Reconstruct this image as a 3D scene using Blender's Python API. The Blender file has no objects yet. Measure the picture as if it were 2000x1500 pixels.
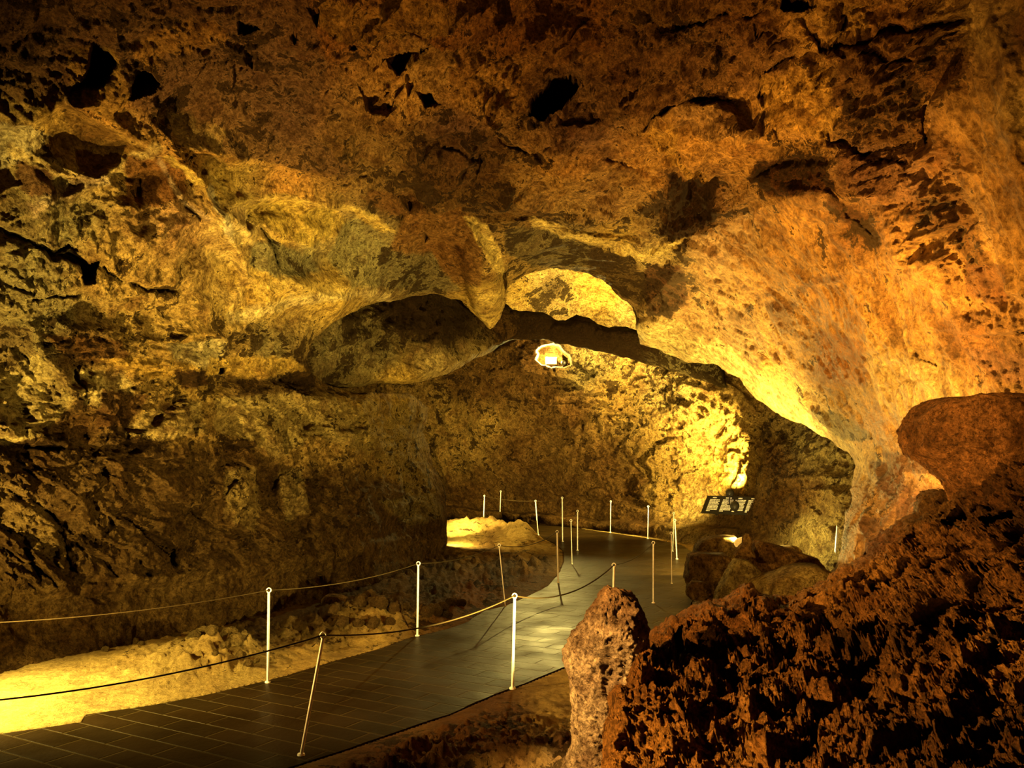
import bpy, math, random
import numpy as np
from mathutils import Vector, Matrix

S = bpy.context.scene
COL = S.collection
PI = math.pi

# ------------------------------------------------------------------ camera
F_PX = 1800.0
PITCH = math.atan(127.0 / F_PX)
CAM = np.array([0.0, 0.0, 2.14])
cd = bpy.data.cameras.new('camera')
cd.sensor_width = 36.0
cd.lens = 36.0 * F_PX / 2000.0
cd.clip_start = 0.05
cd.clip_end = 200
cam = bpy.data.objects.new('camera', cd)
cam.location = CAM
cam.rotation_euler = (PI / 2 + PITCH, 0, 0)
COL.objects.link(cam)
S.camera = cam

# ------------------------------------------------------------------ world, view
w = bpy.data.worlds.new('world')
S.world = w
w.use_nodes = True
w.node_tree.nodes['Background'].inputs[0].default_value = (1.0, 0.42, 0.12, 1)
w.node_tree.nodes['Background'].inputs[1].default_value = 0.02
S.view_settings.view_transform = 'Standard'
S.view_settings.look = 'None'
S.view_settings.exposure = 0.0
S.view_settings.gamma = 1.0
S.view_settings.use_curve_mapping = False


# ------------------------------------------------------------------ pixel <-> place
def ray(u, v):
    x = (u - 1000.0) / F_PX
    z = -(v - 750.0) / F_PX
    y = np.ones_like(np.asarray(x, dtype=float) * np.asarray(z, dtype=float))
    c, s = math.cos(PITCH), math.sin(PITCH)
    yy = y * c - z * s
    zz = y * s + z * c
    return x + 0 * yy, yy, zz


def P(u, v, Y):
    x, y, z = ray(float(u), float(v))
    t = Y / y
    return Vector((float(x * t), float(Y), float(CAM[2] + z * t)))


def G(u, v, h=0.0):
    """the point at height h seen at that pixel"""
    x, y, z = ray(float(u), float(v))
    t = (h - CAM[2]) / z
    return Vector((float(x * t), float(y * t), h))


# ------------------------------------------------------------------ lamps' light, with added fill lights
def lamp(name, loc, energy, color, kind='POINT', target=None, size=0.08, angle=70, blend=0.6):
    ld = bpy.data.lights.new(name, kind)
    ld.energy = energy
    ld.color = color
    ld.shadow_soft_size = size
    if kind == 'SPOT':
        ld.spot_size = math.radians(angle)
        ld.spot_blend = blend
    o = bpy.data.objects.new(name, ld)
    o.location = loc
    if target is not None:
        o.rotation_euler = (Vector(target) - Vector(loc)).to_track_quat('-Z', 'Y').to_euler()
    COL.objects.link(o)
    return o


WARM = (1.0, 0.755, 0.19)
AMB = (1.0, 0.55, 0.12)
ORA = (1.0, 0.60, 0.13)
LIGHTS = [
    # lamp behind the standing rock: washes the left vault and the walkway edge
    ('lamp_light', (0.95, 6.9, 0.55), 4600, WARM, 'SPOT', (-3.3, 12.0, 3.1), 0.05, 72, 0.9),
    ('lamp_light', (0.80, 7.1, 0.50), 8500, WARM, 'SPOT', (-2.9, 12.0, 4.5), 0.05, 40, 1.0),  # extra narrow spot, added to brighten the vault
    ('lamp_light', (0.62, 6.0, 0.75), 190, WARM, 'SPOT', (0.36, 6.0, 0.0), 0.05, 84, 0.9),
    # lamps beside the sand strip, just left of the frame
    ('lamp_light', (-4.9, 7.5, 1.15), 1215, WARM, 'SPOT', (-4.1, 7.9, 0.0), 0.08, 110, 0.9),
    ('lamp_light', (-4.4, 5.3, 0.5), 7020, WARM, 'SPOT', (-3.6, 11.0, 4.1), 0.04, 80, 0.9),
    ('lamp_light', (-4.6, 6.4, 1.0), 3915, AMB, 'SPOT', (1.0, 9.5, 4.6), 0.05, 112, 0.9),
    # lamp tucked behind the left corner
    ('lamp_light', (G(862, 1066).x, G(862, 1066).y, 0.32), 405, WARM, 'SPOT', tuple(G(990, 1052, 0.1)), 0.05, 150, 0.6),
    ('lamp_light', (-1.9, 21.8, 0.5), 4050, WARM, 'SPOT', (-0.2, 27.0, 3.2), 0.07, 120, 0.9),
    # lamp at the information board, aimed up the back wall
    ('lamp_light', tuple(P(1440, 957, 20.9)), 8100, WARM, 'SPOT', tuple(P(1412, 830, 22.8)), 0.05, 75, 0.9),
    ('lamp_light', tuple(P(1400, 955, 20.9)), 3510, WARM, 'SPOT', tuple(P(1240, 850, 23.6)), 0.05, 130, 0.9),  # wide fill added beside the board lamp
    # flood in the niche
    ('lamp_light', tuple(P(1064, 694, 25.5)), 1900, WARM, 'POINT', None, 0.05, 90, 0.5),
    # lamp behind the fallen slabs, aimed up at the arch
    ('lamp_light', tuple(P(1446, 1057, 15.2)), 5130, WARM, 'SPOT', tuple(P(1330, 640, 16.6)), 0.06, 140, 0.9),
    ('lamp_light', tuple(P(1452, 1050, 15.9)), 800, WARM, 'POINT', None, 0.06, 140, 0.9),  # added fill point, brightens the rock mass on the right
    # lamp behind the foreground rubble: the wet right wall
    ('lamp_light', (1.3, 7.4, 0.9), 7020, ORA, 'SPOT', (4.4, 10.4, 4.0), 0.05, 110, 0.9),
    # alcove dome
    ('lamp_light', tuple(P(1180, 652, 23.6)), 2160, WARM, 'POINT', None, 0.07, 120, 0.9),
    # unseen lamps added near the camera: side light on rubble, uplight on ceiling
    ('lamp_light', (-3.0, 3.2, 3.0), 5600, AMB, 'SPOT', (2.4, 4.6, 1.2), 0.04, 66, 0.9),
    ('lamp_light', (1.4, 3.4, 1.5), 567, AMB, 'SPOT', (1.6, 9.0, 6.4), 0.06, 110, 0.9),
]
for a in LIGHTS:
    lamp(a[0], a[1], a[2], a[3], a[4], a[5], a[6], a[7], a[8])


# ------------------------------------------------------------------ noise
def _h(ix, iy, iz, seed):
    h = (ix.astype(np.int64) * 374761393 + iy.astype(np.int64) * 668265263 + iz.astype(np.int64) * 2147483647 + seed * 974634777) & 0xFFFFFFFF
    h = ((h ^ (h >> 13)) * 1274126177) & 0xFFFFFFFF
    h = ((h ^ (h >> 16)) * 2246822519) & 0xFFFFFFFF
    return h ^ (h >> 15)


_rs = np.random.RandomState(7)
_g = _rs.normal(size=(256, 3))
_g /= np.linalg.norm(_g, axis=1)[:, None]
GRAD = _g.astype(np.float32)


def perlin(p, seed=0):
    i = np.floor(p).astype(np.int32)
    f = (p - i).astype(np.float32)
    t = f * f * f * (f * (f * 6 - 15) + 10)
    out = 0
    for dx in (0, 1):
        wx = t[:, 0] if dx else 1 - t[:, 0]
        for dy in (0, 1):
            wy = t[:, 1] if dy else 1 - t[:, 1]
            for dz in (0, 1):
                wz = t[:, 2] if dz else 1 - t[:, 2]
                g = GRAD[_h(i[:, 0] + dx, i[:, 1] + dy, i[:, 2] + dz, seed) & 255]
                d = g[:, 0] * (f[:, 0] - dx) + g[:, 1] * (f[:, 1] - dy) + g[:, 2] * (f[:, 2] - dz)
                out = out + wx * wy * wz * d
    return out * 1.6


def fbm(p, o=4, gain=0.5, seed=0, mode='f'):
    a, s = 1.0, 0.0
    n = 0
    for k in range(o):
        q = perlin(p * (2.03 ** k) + 17.3 * k, seed + k)
        if mode == 'r':
            q = 1 - 2 * np.abs(q)
        elif mode == 'b':
            q = 2 * np.abs(q) - 0.6
        n = n + a * q
        s += a
        a *= gain
    return n / s


def worley(p, seed=0):
    i = np.floor(p).astype(np.int32)
    f = (p - i).astype(np.float32)
    F1 = np.full(len(p), 9.0, np.float32)
    F2 = np.full(len(p), 9.0, np.float32)
    ID = np.zeros(len(p), np.int64)
    for dx in (-1, 0, 1):
        for dy in (-1, 0, 1):
            for dz in (-1, 0, 1):
                h = _h(i[:, 0] + dx, i[:, 1] + dy, i[:, 2] + dz, seed)
                ox = dx + (h & 1023) / 1023.0 - f[:, 0]
                oy = dy + ((h >> 10) & 1023) / 1023.0 - f[:, 1]
                oz = dz + ((h >> 20) & 1023) / 1023.0 - f[:, 2]
                d = (ox * ox + oy * oy + oz * oz).astype(np.float32)
                c = d < F1
                F2 = np.where(c, F1, np.minimum(F2, d))
                ID = np.where(c, h, ID)
                F1 = np.where(c, d, F1)
    return np.sqrt(F1), np.sqrt(F2), (ID & 4095) / 4095.0


def sstep(x, a, b):
    t = np.clip((x - a) / (b - a), 0, 1)
    return t * t * (3 - 2 * t)


# ------------------------------------------------------------------ polylines
def polydist(U, V, pts, closed=False):
    """distance, signed side (+ = left of the direction in image space), nearest point"""
    n = len(pts)
    D = np.full(U.shape, 1e9, np.float32)
    SD = np.zeros(U.shape, np.float32)
    NX = np.zeros(U.shape, np.float32)
    NY = np.zeros(U.shape, np.float32)
    for k in range(n if closed else n - 1):
        ax, ay = pts[k]
        bx, by = pts[(k + 1) % n]
        dx, dy = bx - ax, by - ay
        L = dx * dx + dy * dy + 1e-9
        t = np.clip(((U - ax) * dx + (V - ay) * dy) / L, 0, 1)
        px, py = ax + t * dx, ay + t * dy
        d = (U - px) ** 2 + (V - py) ** 2
        c = d < D
        D = np.where(c, d, D)
        side = (V - ay) * dx - (U - ax) * dy
        SD = np.where(c, side, SD)
        NX = np.where(c, px, NX)
        NY = np.where(c, py, NY)
    return np.sqrt(D), SD, NX, NY


def inside(U, V, pts):
    r = np.zeros(U.shape, bool)
    n = len(pts)
    for k in range(n):
        ax, ay = pts[k]
        bx, by = pts[(k + 1) % n]
        if ay == by:
            continue
        c = ((V >= ay) != (V >= by)) & (U < (bx - ax) * (V - ay) / (by - ay) + ax)
        r ^= c
    return r


def rough_poly(pts, step=9.0, amp=5.0, seed=1, closed=True):
    out = []
    n = len(pts)
    for k in range(n if closed else n - 1):
        a = np.array(pts[k], float)
        b = np.array(pts[(k + 1) % n], float)
        m = max(1, int(np.linalg.norm(b - a) / step))
        for j in range(m):
            out.append(a + (b - a) * j / m)
    if not closed:
        out.append(np.array(pts[-1], float))
    q = np.array(out)
    s = np.concatenate([[0], np.cumsum(np.linalg.norm(np.diff(q, axis=0), axis=1))])
    z = np.zeros_like(s)
    for ax in (0, 1):
        nn = fbm(np.stack([s / 45.0, z + 3.3 + 7 * ax, z + seed], 1), 4, 0.62, seed + ax)
        q[:, ax] += amp * nn * 1.6
    return [tuple(x) for x in q]


# features: ('c', pts, wL, wR, d) crack/ridge/step; ('p', pts, d, edge) pit polygon; ('b', cx, cy, rx, ry, rot, d, kind)
def eval_feats(U, V, feats):
    out = np.zeros(U.shape, np.float32)
    wmod = 1.0 + 0.75 * fbm(np.stack([U / 26.0, V / 26.0, 0 * U + 3], 1), 3, 0.6, 88)
    for fi, ft in enumerate(feats):
        if ft[0] == 'c':
            _, pts, wl, wr, d = ft
            pts = rough_poly(pts, 9, 5.0, 100 + fi, False)
            m = 4 * max(wl, wr, 9)
            xs = [p[0] for p in pts]
            ys = [p[1] for p in pts]
            sel = np.where((U > min(xs) - m) & (U < max(xs) + m) & (V > min(ys) - m) & (V < max(ys) + m))[0]
            if not len(sel):
                continue
            D, sd, _, _ = polydist(U[sel], V[sel], pts)
            ww = np.where(sd < 0, wl, wr)
            a = np.exp(-(D / (ww * np.clip(wmod[sel], 0.25, 2))) ** 1.4)
            # fade the ends
            e0 = np.hypot(U[sel] - pts[0][0], V[sel] - pts[0][1])
            e1 = np.hypot(U[sel] - pts[-1][0], V[sel] - pts[-1][1])
            L = 0.18 * sum(math.hypot(pts[i + 1][0] - pts[i][0], pts[i + 1][1] - pts[i][1]) for i in range(len(pts) - 1))
            a = a * (0.25 + 0.75 * sstep(np.minimum(e0, e1), 0, L))
            out[sel] += (0.75 * d if 0 < d else d) * a
            if d > 0.1 and max(wl, wr) < 15:
                out[sel] -= np.where(sd < 0, 0.45 * d * np.exp(-(D / 11.0)), 0.0) * sstep(np.minimum(e0, e1), 0, L)
        elif ft[0] == 'p':
            _, pts, d, edge = ft
            pts = rough_poly(pts, 6, min(6.0, 0.07 * (max(p[0] for p in pts) - min(p[0] for p in pts))), 300 + fi)
            xs = [p[0] for p in pts]
            ys = [p[1] for p in pts]
            m = edge + 2
            sel = np.where((U > min(xs) - m) & (U < max(xs) + m) & (V > min(ys) - m) & (V < max(ys) + m))[0]
            if not len(sel):
                continue
            D, _, _, _ = polydist(U[sel], V[sel], pts, True)
            ins = inside(U[sel], V[sel], pts)
            sdd = np.where(ins, D, -D)
            out[sel] += d * sstep(sdd, -edge * 0.3, edge)
        else:
            _, cx, cy, rx, ry, rot, d, kind = ft
            c, s = math.cos(math.radians(rot)), math.sin(math.radians(rot))
            X = ((U - cx) * c + (V - cy) * s) / rx
            Yv = (-(U - cx) * s + (V - cy) * c) / ry
            r2 = X * X + Yv * Yv
            if kind == 'dome':
                out += np.where(r2 < 1, d * np.sqrt(np.clip(1 - r2, 0, 1)), 0).astype(np.float32)
            else:
                out += (d * np.clip(1 - r2, 0, 1) ** 2).astype(np.float32)
    return out


def eval_cols(U, V, A, pats):
    """mineral colour patches and painted lit rims: ('cp', polygon, rgb, crust, soft, strength) / ('cl', line, rgb, crust, width, strength)"""
    nz = fbm(np.stack([U / 14.0, V / 14.0, 0 * U + 8], 1), 4, 0.65, 89)
    for pi, pt in enumerate(pats):
        typ, pts, rgb, cr, wd, st = pt
        xs = [p[0] for p in pts]
        ys = [p[1] for p in pts]
        m = 3 * wd + 12
        sel = np.where((U > min(xs) - m) & (U < max(xs) + m) & (V > min(ys) - m) & (V < max(ys) + m))[0]
        if not len(sel):
            continue
        if typ == 'cp':
            D, _, _, _ = polydist(U[sel], V[sel], pts, True)
            sd = np.where(inside(U[sel], V[sel], pts), D, -D) + 9 * nz[sel]
            a = sstep(sd, -wd * 0.5, wd * 0.5)
        else:
            D, _, _, _ = polydist(U[sel], V[sel], rough_poly(pts, 9, 5.0, 500 + pi, False))
            a = 1 - sstep(D + wd * 1.1 * nz[sel], wd * 0.45, wd * 1.2)
        a = (a * st)[:, None]
        tgt = np.array([*rgb, cr])
        A[sel, :4] = A[sel, :4] * (1 - a) + tgt[None, :] * a
    return A


def tps(ctrl):
    c = np.array(ctrl, float)
    X = c[:, :2] / 1000.0
    n = len(c)

    def K(r2):
        return 0.5 * r2 * np.log(r2 + 1e-12)
    d2 = ((X[:, None] - X[None]) ** 2).sum(-1)
    A = np.zeros((n + 3, n + 3))
    A[:n, :n] = K(d2) + np.eye(n) * 1e-4
    A[:n, n] = 1
    A[:n, n + 1:] = X
    A[n, :n] = 1
    A[n + 1:, :n] = X.T
    b = np.zeros(n + 3)
    b[:n] = np.log(c[:, 2])
    wts = np.linalg.solve(A, b)

    def f(U, V):
        x = U / 1000.0
        y = V / 1000.0
        r = wts[n] + wts[n + 1] * x + wts[n + 2] * y
        for k in range(n):
            q = (x - X[k, 0]) ** 2 + (y - X[k, 1]) ** 2
            r = r + wts[k] * K(q)
        return np.exp(r)
    return f


def idw(U, V, anchors, power=3.0):
    """anchors: (u, v, r, g, b, crust, wet, scoop, crag, streak)"""
    A = np.array(anchors, float)
    num = np.zeros((len(U), A.shape[1] - 2), np.float32)
    den = np.zeros(len(U), np.float32)
    for a in A:
        d = ((U - a[0]) ** 2 + (V - a[1]) ** 2) + 300.0
        wgt = d ** (-power / 2)
        num += wgt[:, None] * a[2:][None, :]
        den += wgt
    return num / den[:, None]


# ------------------------------------------------------------------ materials
def nodes_of(name):
    m = bpy.data.materials.new(name)
    m.use_nodes = True
    nt = m.node_tree
    for n in list(nt.nodes):
        nt.nodes.remove(n)
    out = nt.nodes.new('ShaderNodeOutputMaterial')
    b = nt.nodes.new('ShaderNodeBsdfPrincipled')
    nt.links.new(b.outputs[0], out.inputs[0])
    return m, nt, b


def nd(nt, typ, ins=None, **kw):
    n = nt.nodes.new(typ)
    for k, v in kw.items():
        setattr(n, k, v)
    for k, v in (ins or {}).items():
        if hasattr(v, 'is_linked') or hasattr(v, 'links'):
            nt.links.new(v, n.inputs[k])
        else:
            n.inputs[k].default_value = v
    return n


def ramp(nt, fac, stops, interp='LINEAR'):
    r = nt.nodes.new('ShaderNodeValToRGB')
    r.color_ramp.interpolation = interp
    el = r.color_ramp.elements
    while len(el) > 1:
        el.remove(el[-1])
    el[0].position = stops[0][0]
    c = stops[0][1]
    el[0].color = (c, c, c, 1) if not hasattr(c, '__len__') else (*c, 1)
    for p, c in stops[1:]:
        e = el.new(p)
        e.color = (c, c, c, 1) if not hasattr(c, '__len__') else (*c, 1)
    nt.links.new(fac, r.inputs[0])
    return r.outputs[0]


def mmath(nt, op, a, b=0.0, clamp=False):
    return nd(nt, 'ShaderNodeMath', {0: a, 1: b}, operation=op, use_clamp=clamp).outputs[0]


def mixc(nt, fac, a, b, blend='MIX'):
    n = nt.nodes.new('ShaderNodeMix')
    n.data_type = 'RGBA'
    n.blend_type = blend
    for sock, v in ((n.inputs[0], fac), (n.inputs[6], a), (n.inputs[7], b)):
        if hasattr(v, 'links'):
            nt.links.new(v, sock)
        elif isinstance(v, (int, float)):
            sock.default_value = v
        else:
            sock.default_value = (*v, 1) if len(v) == 3 else v
    return n.outputs[2]


def rock_material(name, base=None, crust_col=(0.034, 0.015, 0.006), bump=0.5, grain=1.0, pit=0.6,
                  rough=0.85, use_attr=True, crust=0.0, wet=0.0, scale=1.0, dim=0.44, bdist=0.2, varf=1.0, spec=0.07):
    m, nt, b = nodes_of(name)
    tc = nd(nt, 'ShaderNodeTexCoord').outputs['Object']
    if use_attr:
        at = nd(nt, 'ShaderNodeAttribute', attribute_name='alb')
        col = at.outputs['Color']
        ax = nd(nt, 'ShaderNodeAttribute', attribute_name='aux')
        sep = nd(nt, 'ShaderNodeSeparateColor', {0: ax.outputs['Color']})
        cr, wt = sep.outputs[0], sep.outputs[1]
    else:
        rgb = nd(nt, 'ShaderNodeRGB')
        rgb.outputs[0].default_value = (*base, 1)
        col = rgb.outputs[0]
        cr = nd(nt, 'ShaderNodeValue').outputs[0]
        cr.default_value = crust
        wt = nd(nt, 'ShaderNodeValue').outputs[0]
        wt.default_value = wet
    n1 = nd(nt, 'ShaderNodeTexNoise', {'Vector': tc, 'Scale': 2.2 * scale, 'Detail': 9.0, 'Roughness': 0.68, 'Distortion': 0.5})
    n2 = nd(nt, 'ShaderNodeTexNoise', {'Vector': tc, 'Scale': 9.0 * scale, 'Detail': 8.0, 'Roughness': 0.75, 'Distortion': 0.3})
    n3 = nd(nt, 'ShaderNodeTexNoise', {'Vector': tc, 'Scale': 26.0 * scale, 'Detail': 7.0, 'Roughness': 0.78, 'Distortion': 0.4})
    vo = nd(nt, 'ShaderNodeTexVoronoi', {'Vector': tc, 'Scale': 26.0 * scale, 'Randomness': 1.0})
    # hue drift: ochre <-> grey-olive <-> rust
    var = ramp(nt, n1.outputs[0], [(0.36, (0.50, 0.40, 0.36)), (0.46, (0.88, 0.80, 0.70)), (0.54, (1.10, 1.06, 0.95)), (0.64, (1.55, 1.48, 1.25))])
    c1 = mixc(nt, varf, col, var, 'MULTIPLY')
    var2 = ramp(nt, n2.outputs[0], [(0.40, (0.36, 0.30, 0.26)), (0.47, (0.82, 0.80, 0.76)), (0.53, (1.1, 1.1, 1.08)), (0.60, (1.5, 1.46, 1.35))])
    c2 = mixc(nt, 0.85 * varf, c1, var2, 'MULTIPLY')
    # crust mask
    cm = mmath(nt, 'ADD', mmath(nt, 'MULTIPLY', n1.outputs[0], 2.6), mmath(nt, 'MULTIPLY', n2.outputs[0], 1.6))
    cm = mmath(nt, 'ADD', cm, mmath(nt, 'MULTIPLY', cr, 2.2))
    cm = mmath(nt, 'SUBTRACT', cm, 2.1 + 0.29)
    mask = ramp(nt, cm, [(0.0, 0.0), (0.07, 1.0)])
    c3 = mixc(nt, mmath(nt, 'MULTIPLY', mask, 0.94), c2, crust_col)
    # dark pores
    pores = ramp(nt, vo.outputs['Distance'], [(0.06, 0.25), (0.22, 1.0)])
    pm = ramp(nt, n2.outputs[0], [(0.45, 0.0), (0.56, 1.0)])
    c4 = mixc(nt, mmath(nt, 'MULTIPLY', pm, 0.75 * pit), c3, mixc(nt, 1.0, c3, pores, 'MULTIPLY'))
    g = ramp(nt, n3.outputs[0], [(0.40, (0.25, 0.19, 0.15)), (0.46, (0.80, 0.77, 0.73)), (0.52, (1.05, 1.05, 1.04)), (0.60, (1.4, 1.4, 1.38))])
    c5 = mixc(nt, min(1.0, 0.8 * grain), c4, g, 'MULTIPLY')
    c5 = mixc(nt, 1.0, c5, (dim, dim, dim), 'MULTIPLY')
    nt.links.new(c5, b.inputs['Base Color'])
    # roughness: wet film
    wr = ramp(nt, n2.outputs[0], [(0.42, 0.20), (0.62, 0.75)])
    rr = nd(nt, 'ShaderNodeMix', {0: wt, 2: rough, 3: wr}).outputs[0]
    nt.links.new(rr, b.inputs['Roughness'])
    b.inputs['Specular IOR Level'].default_value = spec
    b.inputs['Specular Tint'].default_value = (1.0, 0.68, 0.32, 1)
    # bump
    hsum = mmath(nt, 'ADD', mmath(nt, 'MULTIPLY', n2.outputs[0], 1.0), mmath(nt, 'MULTIPLY', n3.outputs[0], 0.45 * grain))
    hsum = mmath(nt, 'ADD', hsum, mmath(nt, 'MULTIPLY', mmath(nt, 'MINIMUM', vo.outputs['Distance'], 0.4), 0.25 * pit))
    hsum = mmath(nt, 'ADD', hsum, mmath(nt, 'MULTIPLY', n1.outputs[0], 1.2))
    bp = nd(nt, 'ShaderNodeBump', {'Height': hsum, 'Strength': bump, 'Distance': bdist})
    nt.links.new(bp.outputs[0], b.inputs['Normal'])
    return m


M = {}
M['shell'] = rock_material('cave_rock', bump=1.0)
M['wet'] = rock_material('wet_flowstone', bump=0.9, bdist=.12, pit=0.4, grain=0.55, spec=0.32)
M['clinker'] = rock_material('clinker', bump=1.0, grain=1.3, pit=1.0, scale=1.8, bdist=.14, dim=.62, spec=.2, crust_col=(0.045, 0.014, 0.006))
M['ground'] = rock_material('sandy_ground', bump=0.8, dim=.68, bdist=.08, varf=.45, grain=0.4, pit=0.7, crust_col=(0.04, 0.02, 0.009))


def plain(name, col, rough=0.5, metal=0.0, emit=None, strength=0.0):
    m, nt, b = nodes_of(name)
    tc = nd(nt, 'ShaderNodeTexCoord').outputs['Object']
    n = nd(nt, 'ShaderNodeTexNoise', {'Vector': tc, 'Scale': 30.0, 'Detail': 4.0})
    v = ramp(nt, n.outputs[0], [(0.3, 0.8), (0.7, 1.15)])
    nt.links.new(mixc(nt, 1.0, (*col, 1), v, 'MULTIPLY'), b.inputs['Base Color'])
    b.inputs['Roughness'].default_value = rough
    b.inputs['Specular IOR Level'].default_value = 0.2
    b.inputs['Metallic'].default_value = metal
    if emit:
        b.inputs['Emission Color'].default_value = (*emit, 1)
        b.inputs['Emission Strength'].default_value = strength
    return m


M['steel'] = plain('brushed_steel', (1.0, 0.97, 0.92), 0.35, 0.0)
M['rope'] = plain('rope_fibre', (0.038, 0.023, 0.006), 0.8)
M['black'] = plain('black_paint', (0.02, 0.017, 0.013), 0.45)
M['white'] = plain('white_print', (0.85, 0.83, 0.78), 0.6)
M['lens'] = plain('lamp_glass', (0.9, 0.85, 0.7), 0.2, 0, (1.0, 0.86, 0.5), 7.0)
M['housing'] = plain('lamp_housing', (0.75, 0.68, 0.5), 0.5)


def paving_material():
    m, nt, b = nodes_of('wet_pavers')
    tc = nd(nt, 'ShaderNodeTexCoord').outputs['Object']
    mp = nd(nt, 'ShaderNodeMapping', {'Vector': tc, 'Rotation': (0, 0, math.radians(30))})
    br = nd(nt, 'ShaderNodeTexBrick', {'Vector': mp.outputs[0], 'Scale': 1.0, 'Mortar Size': 0.013, 'Mortar Smooth': 0.35,
                                       'Brick Width': 0.5, 'Row Height': 0.235, 'Color1': (0.026, 0.014, 0.004, 1),
                                       'Color2': (0.020, 0.012, 0.004, 1), 'Mortar': (0.05, 0.032, 0.010, 1)})
    n1 = nd(nt, 'ShaderNodeTexNoise', {'Vector': tc, 'Scale': 1.1, 'Detail': 6.0, 'Roughness': 0.6})
    n2 = nd(nt, 'ShaderNodeTexNoise', {'Vector': tc, 'Scale': 40.0, 'Detail': 4.0})
    v = ramp(nt, n1.outputs[0], [(0.3, 0.65), (0.7, 1.4)])
    nt.links.new(mixc(nt, 1.0, br.outputs[0], v, 'MULTIPLY'), b.inputs['Base Color'])
    nt.links.new(ramp(nt, n1.outputs[0], [(0.35, 0.32), (0.65, 0.55)]), b.inputs['Roughness'])
    b.inputs['Specular IOR Level'].default_value = 0.35
    b.inputs['IOR'].default_value = 1.16
    b.inputs['Specular Tint'].default_value = (1.0, 0.75, 0.38, 1)
    # every paver sits at its own small tilt and height
    bw = nd(nt, 'ShaderNodeTexBrick', {'Vector': mp.outputs[0], 'Scale': 1.0, 'Mortar Size': 0.013, 'Mortar Smooth': 0.6,
                                       'Brick Width': 0.5, 'Row Height': 0.235, 'Color1': (0.75, 0.75, 0.75, 1),
                                       'Color2': (1, 1, 1, 1), 'Mortar': (0, 0, 0, 1)})
    hh = mmath(nt, 'ADD', mmath(nt, 'MULTIPLY', bw.outputs[0], 1.0), mmath(nt, 'MULTIPLY', n2.outputs[0], 0.10))
    hh = mmath(nt, 'ADD', hh, mmath(nt, 'MULTIPLY', n1.outputs[0], 1.5))
    bp = nd(nt, 'ShaderNodeBump', {'Height': hh, 'Strength': 0.8, 'Distance': 0.02})
    nt.links.new(bp.outputs[0], b.inputs['Normal'])
    return m


M['paving'] = paving_material()


# ------------------------------------------------------------------ mesh helpers
def mesh_obj(name, verts, faces, mat, parent=None, smooth=True, attrs=None):
    verts = np.asarray(verts, np.float32)
    me = bpy.data.meshes.new(name)
    faces = np.asarray(faces, np.int32)
    k = faces.shape[1]
    me.vertices.add(len(verts))
    me.vertices.foreach_set('co', verts.ravel())
    me.loops.add(faces.size)
    me.loops.foreach_set('vertex_index', faces.ravel())
    me.polygons.add(len(faces))
    me.polygons.foreach_set('loop_start', np.arange(0, faces.size, k, dtype=np.int32))
    me.polygons.foreach_set('use_smooth', np.full(len(faces), smooth, dtype=bool))
    me.update(calc_edges=True)
    me.validate()
    for an, arr in (attrs or {}).items():
        a = me.attributes.new(an, 'FLOAT_COLOR', 'POINT')
        buf = np.ones((len(verts), 4), np.float32)
        buf[:, :3] = arr
        a.data.foreach_set('color', buf.ravel())
    me.materials.append(mat)
    o = bpy.data.objects.new(name, me)
    COL.objects.link(o)
    if parent:
        o.parent = parent
    return o


def tag(o, label=None, cat=None, group=None, kind=None):
    if label:
        o['label'] = label
    if cat:
        o['category'] = cat
    if group:
        o['group'] = group
    if kind:
        o['kind'] = kind
    return o


def empty(name, loc):
    o = bpy.data.objects.new(name, None)
    o.empty_display_size = 0.1
    o.location = loc
    COL.objects.link(o)
    return o


def grid_faces(nu, nv):
    i = np.arange(nv - 1)[:, None] * nu + np.arange(nu - 1)[None, :]
    return np.stack([i, i + nu, i + nu + 1, i + 1], -1).reshape(-1, 4)


def compact(verts, faces, arrs):
    used = np.zeros(len(verts), bool)
    used[faces.ravel()] = True
    idx = np.cumsum(used) - 1
    return verts[used], idx[faces], {k: a[used] for k, a in arrs.items()}


def rock_disp(p, scoop, crag, streak, seed, amp=1.0):
    """metres the surface stands out toward the open cave"""
    wrp = np.stack([perlin(p * 0.9 + 5, seed + 40), perlin(p * 0.9 + 50, seed + 41), perlin(p * 0.9 + 90, seed + 42)], 1)
    q = p + 0.35 * wrp
    base = 0.24 * fbm(q * 0.45, 3, 0.5, seed)
    # concave scallops with sharp rims
    F1, F2, _ = worley(q * np.array([0.95, 0.75, 1.1]), seed + 3)
    G1, G2, _ = worley(q * 2.3 + 9, seed + 4)
    sc = 0.62 * F1 ** 2 + 0.20 * G1 ** 2 + 0.07 * fbm(q * 4, 6, 0.62, seed + 9)
    # craggy: plates that overlap, ridged and blocky
    H1, H2, idn = worley(q * np.array([1.1, 1.1, 2.0]) + 3, seed + 5)
    K1, K2, idk = worley(q * np.array([2.8, 2.8, 4.2]) + 7, seed + 15)
    tilt = (q[:, 2] * 2.0) % 1.0
    cg = 0.20 * fbm(q * 1.3, 5, 0.58, seed + 6, 'r') + 0.26 * (idn - 0.5) * sstep(H2 - H1, 0.0, 0.10) + 0.11 * (idk - 0.5) * sstep(K2 - K1, 0.0, 0.12) \
        + 0.14 * fbm(q * 4, 6, 0.64, seed + 7, 'b')
    # flow streaks
    dv = np.array([0.42, -0.35, -0.84])
    al = (q @ dv)[:, None] * dv[None, :]
    qs = (q - al) * 2.6 + al * 0.5
    st = 0.13 * fbm(qs, 4, 0.55, seed + 8) + 0.06 * fbm(qs * 2.0, 3, 0.5, seed + 18, 'r') + 0.02 * fbm(q * 9, 3, 0.5, seed + 19)
    return amp * (base + scoop * sc + crag * cg + streak * st)


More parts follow.
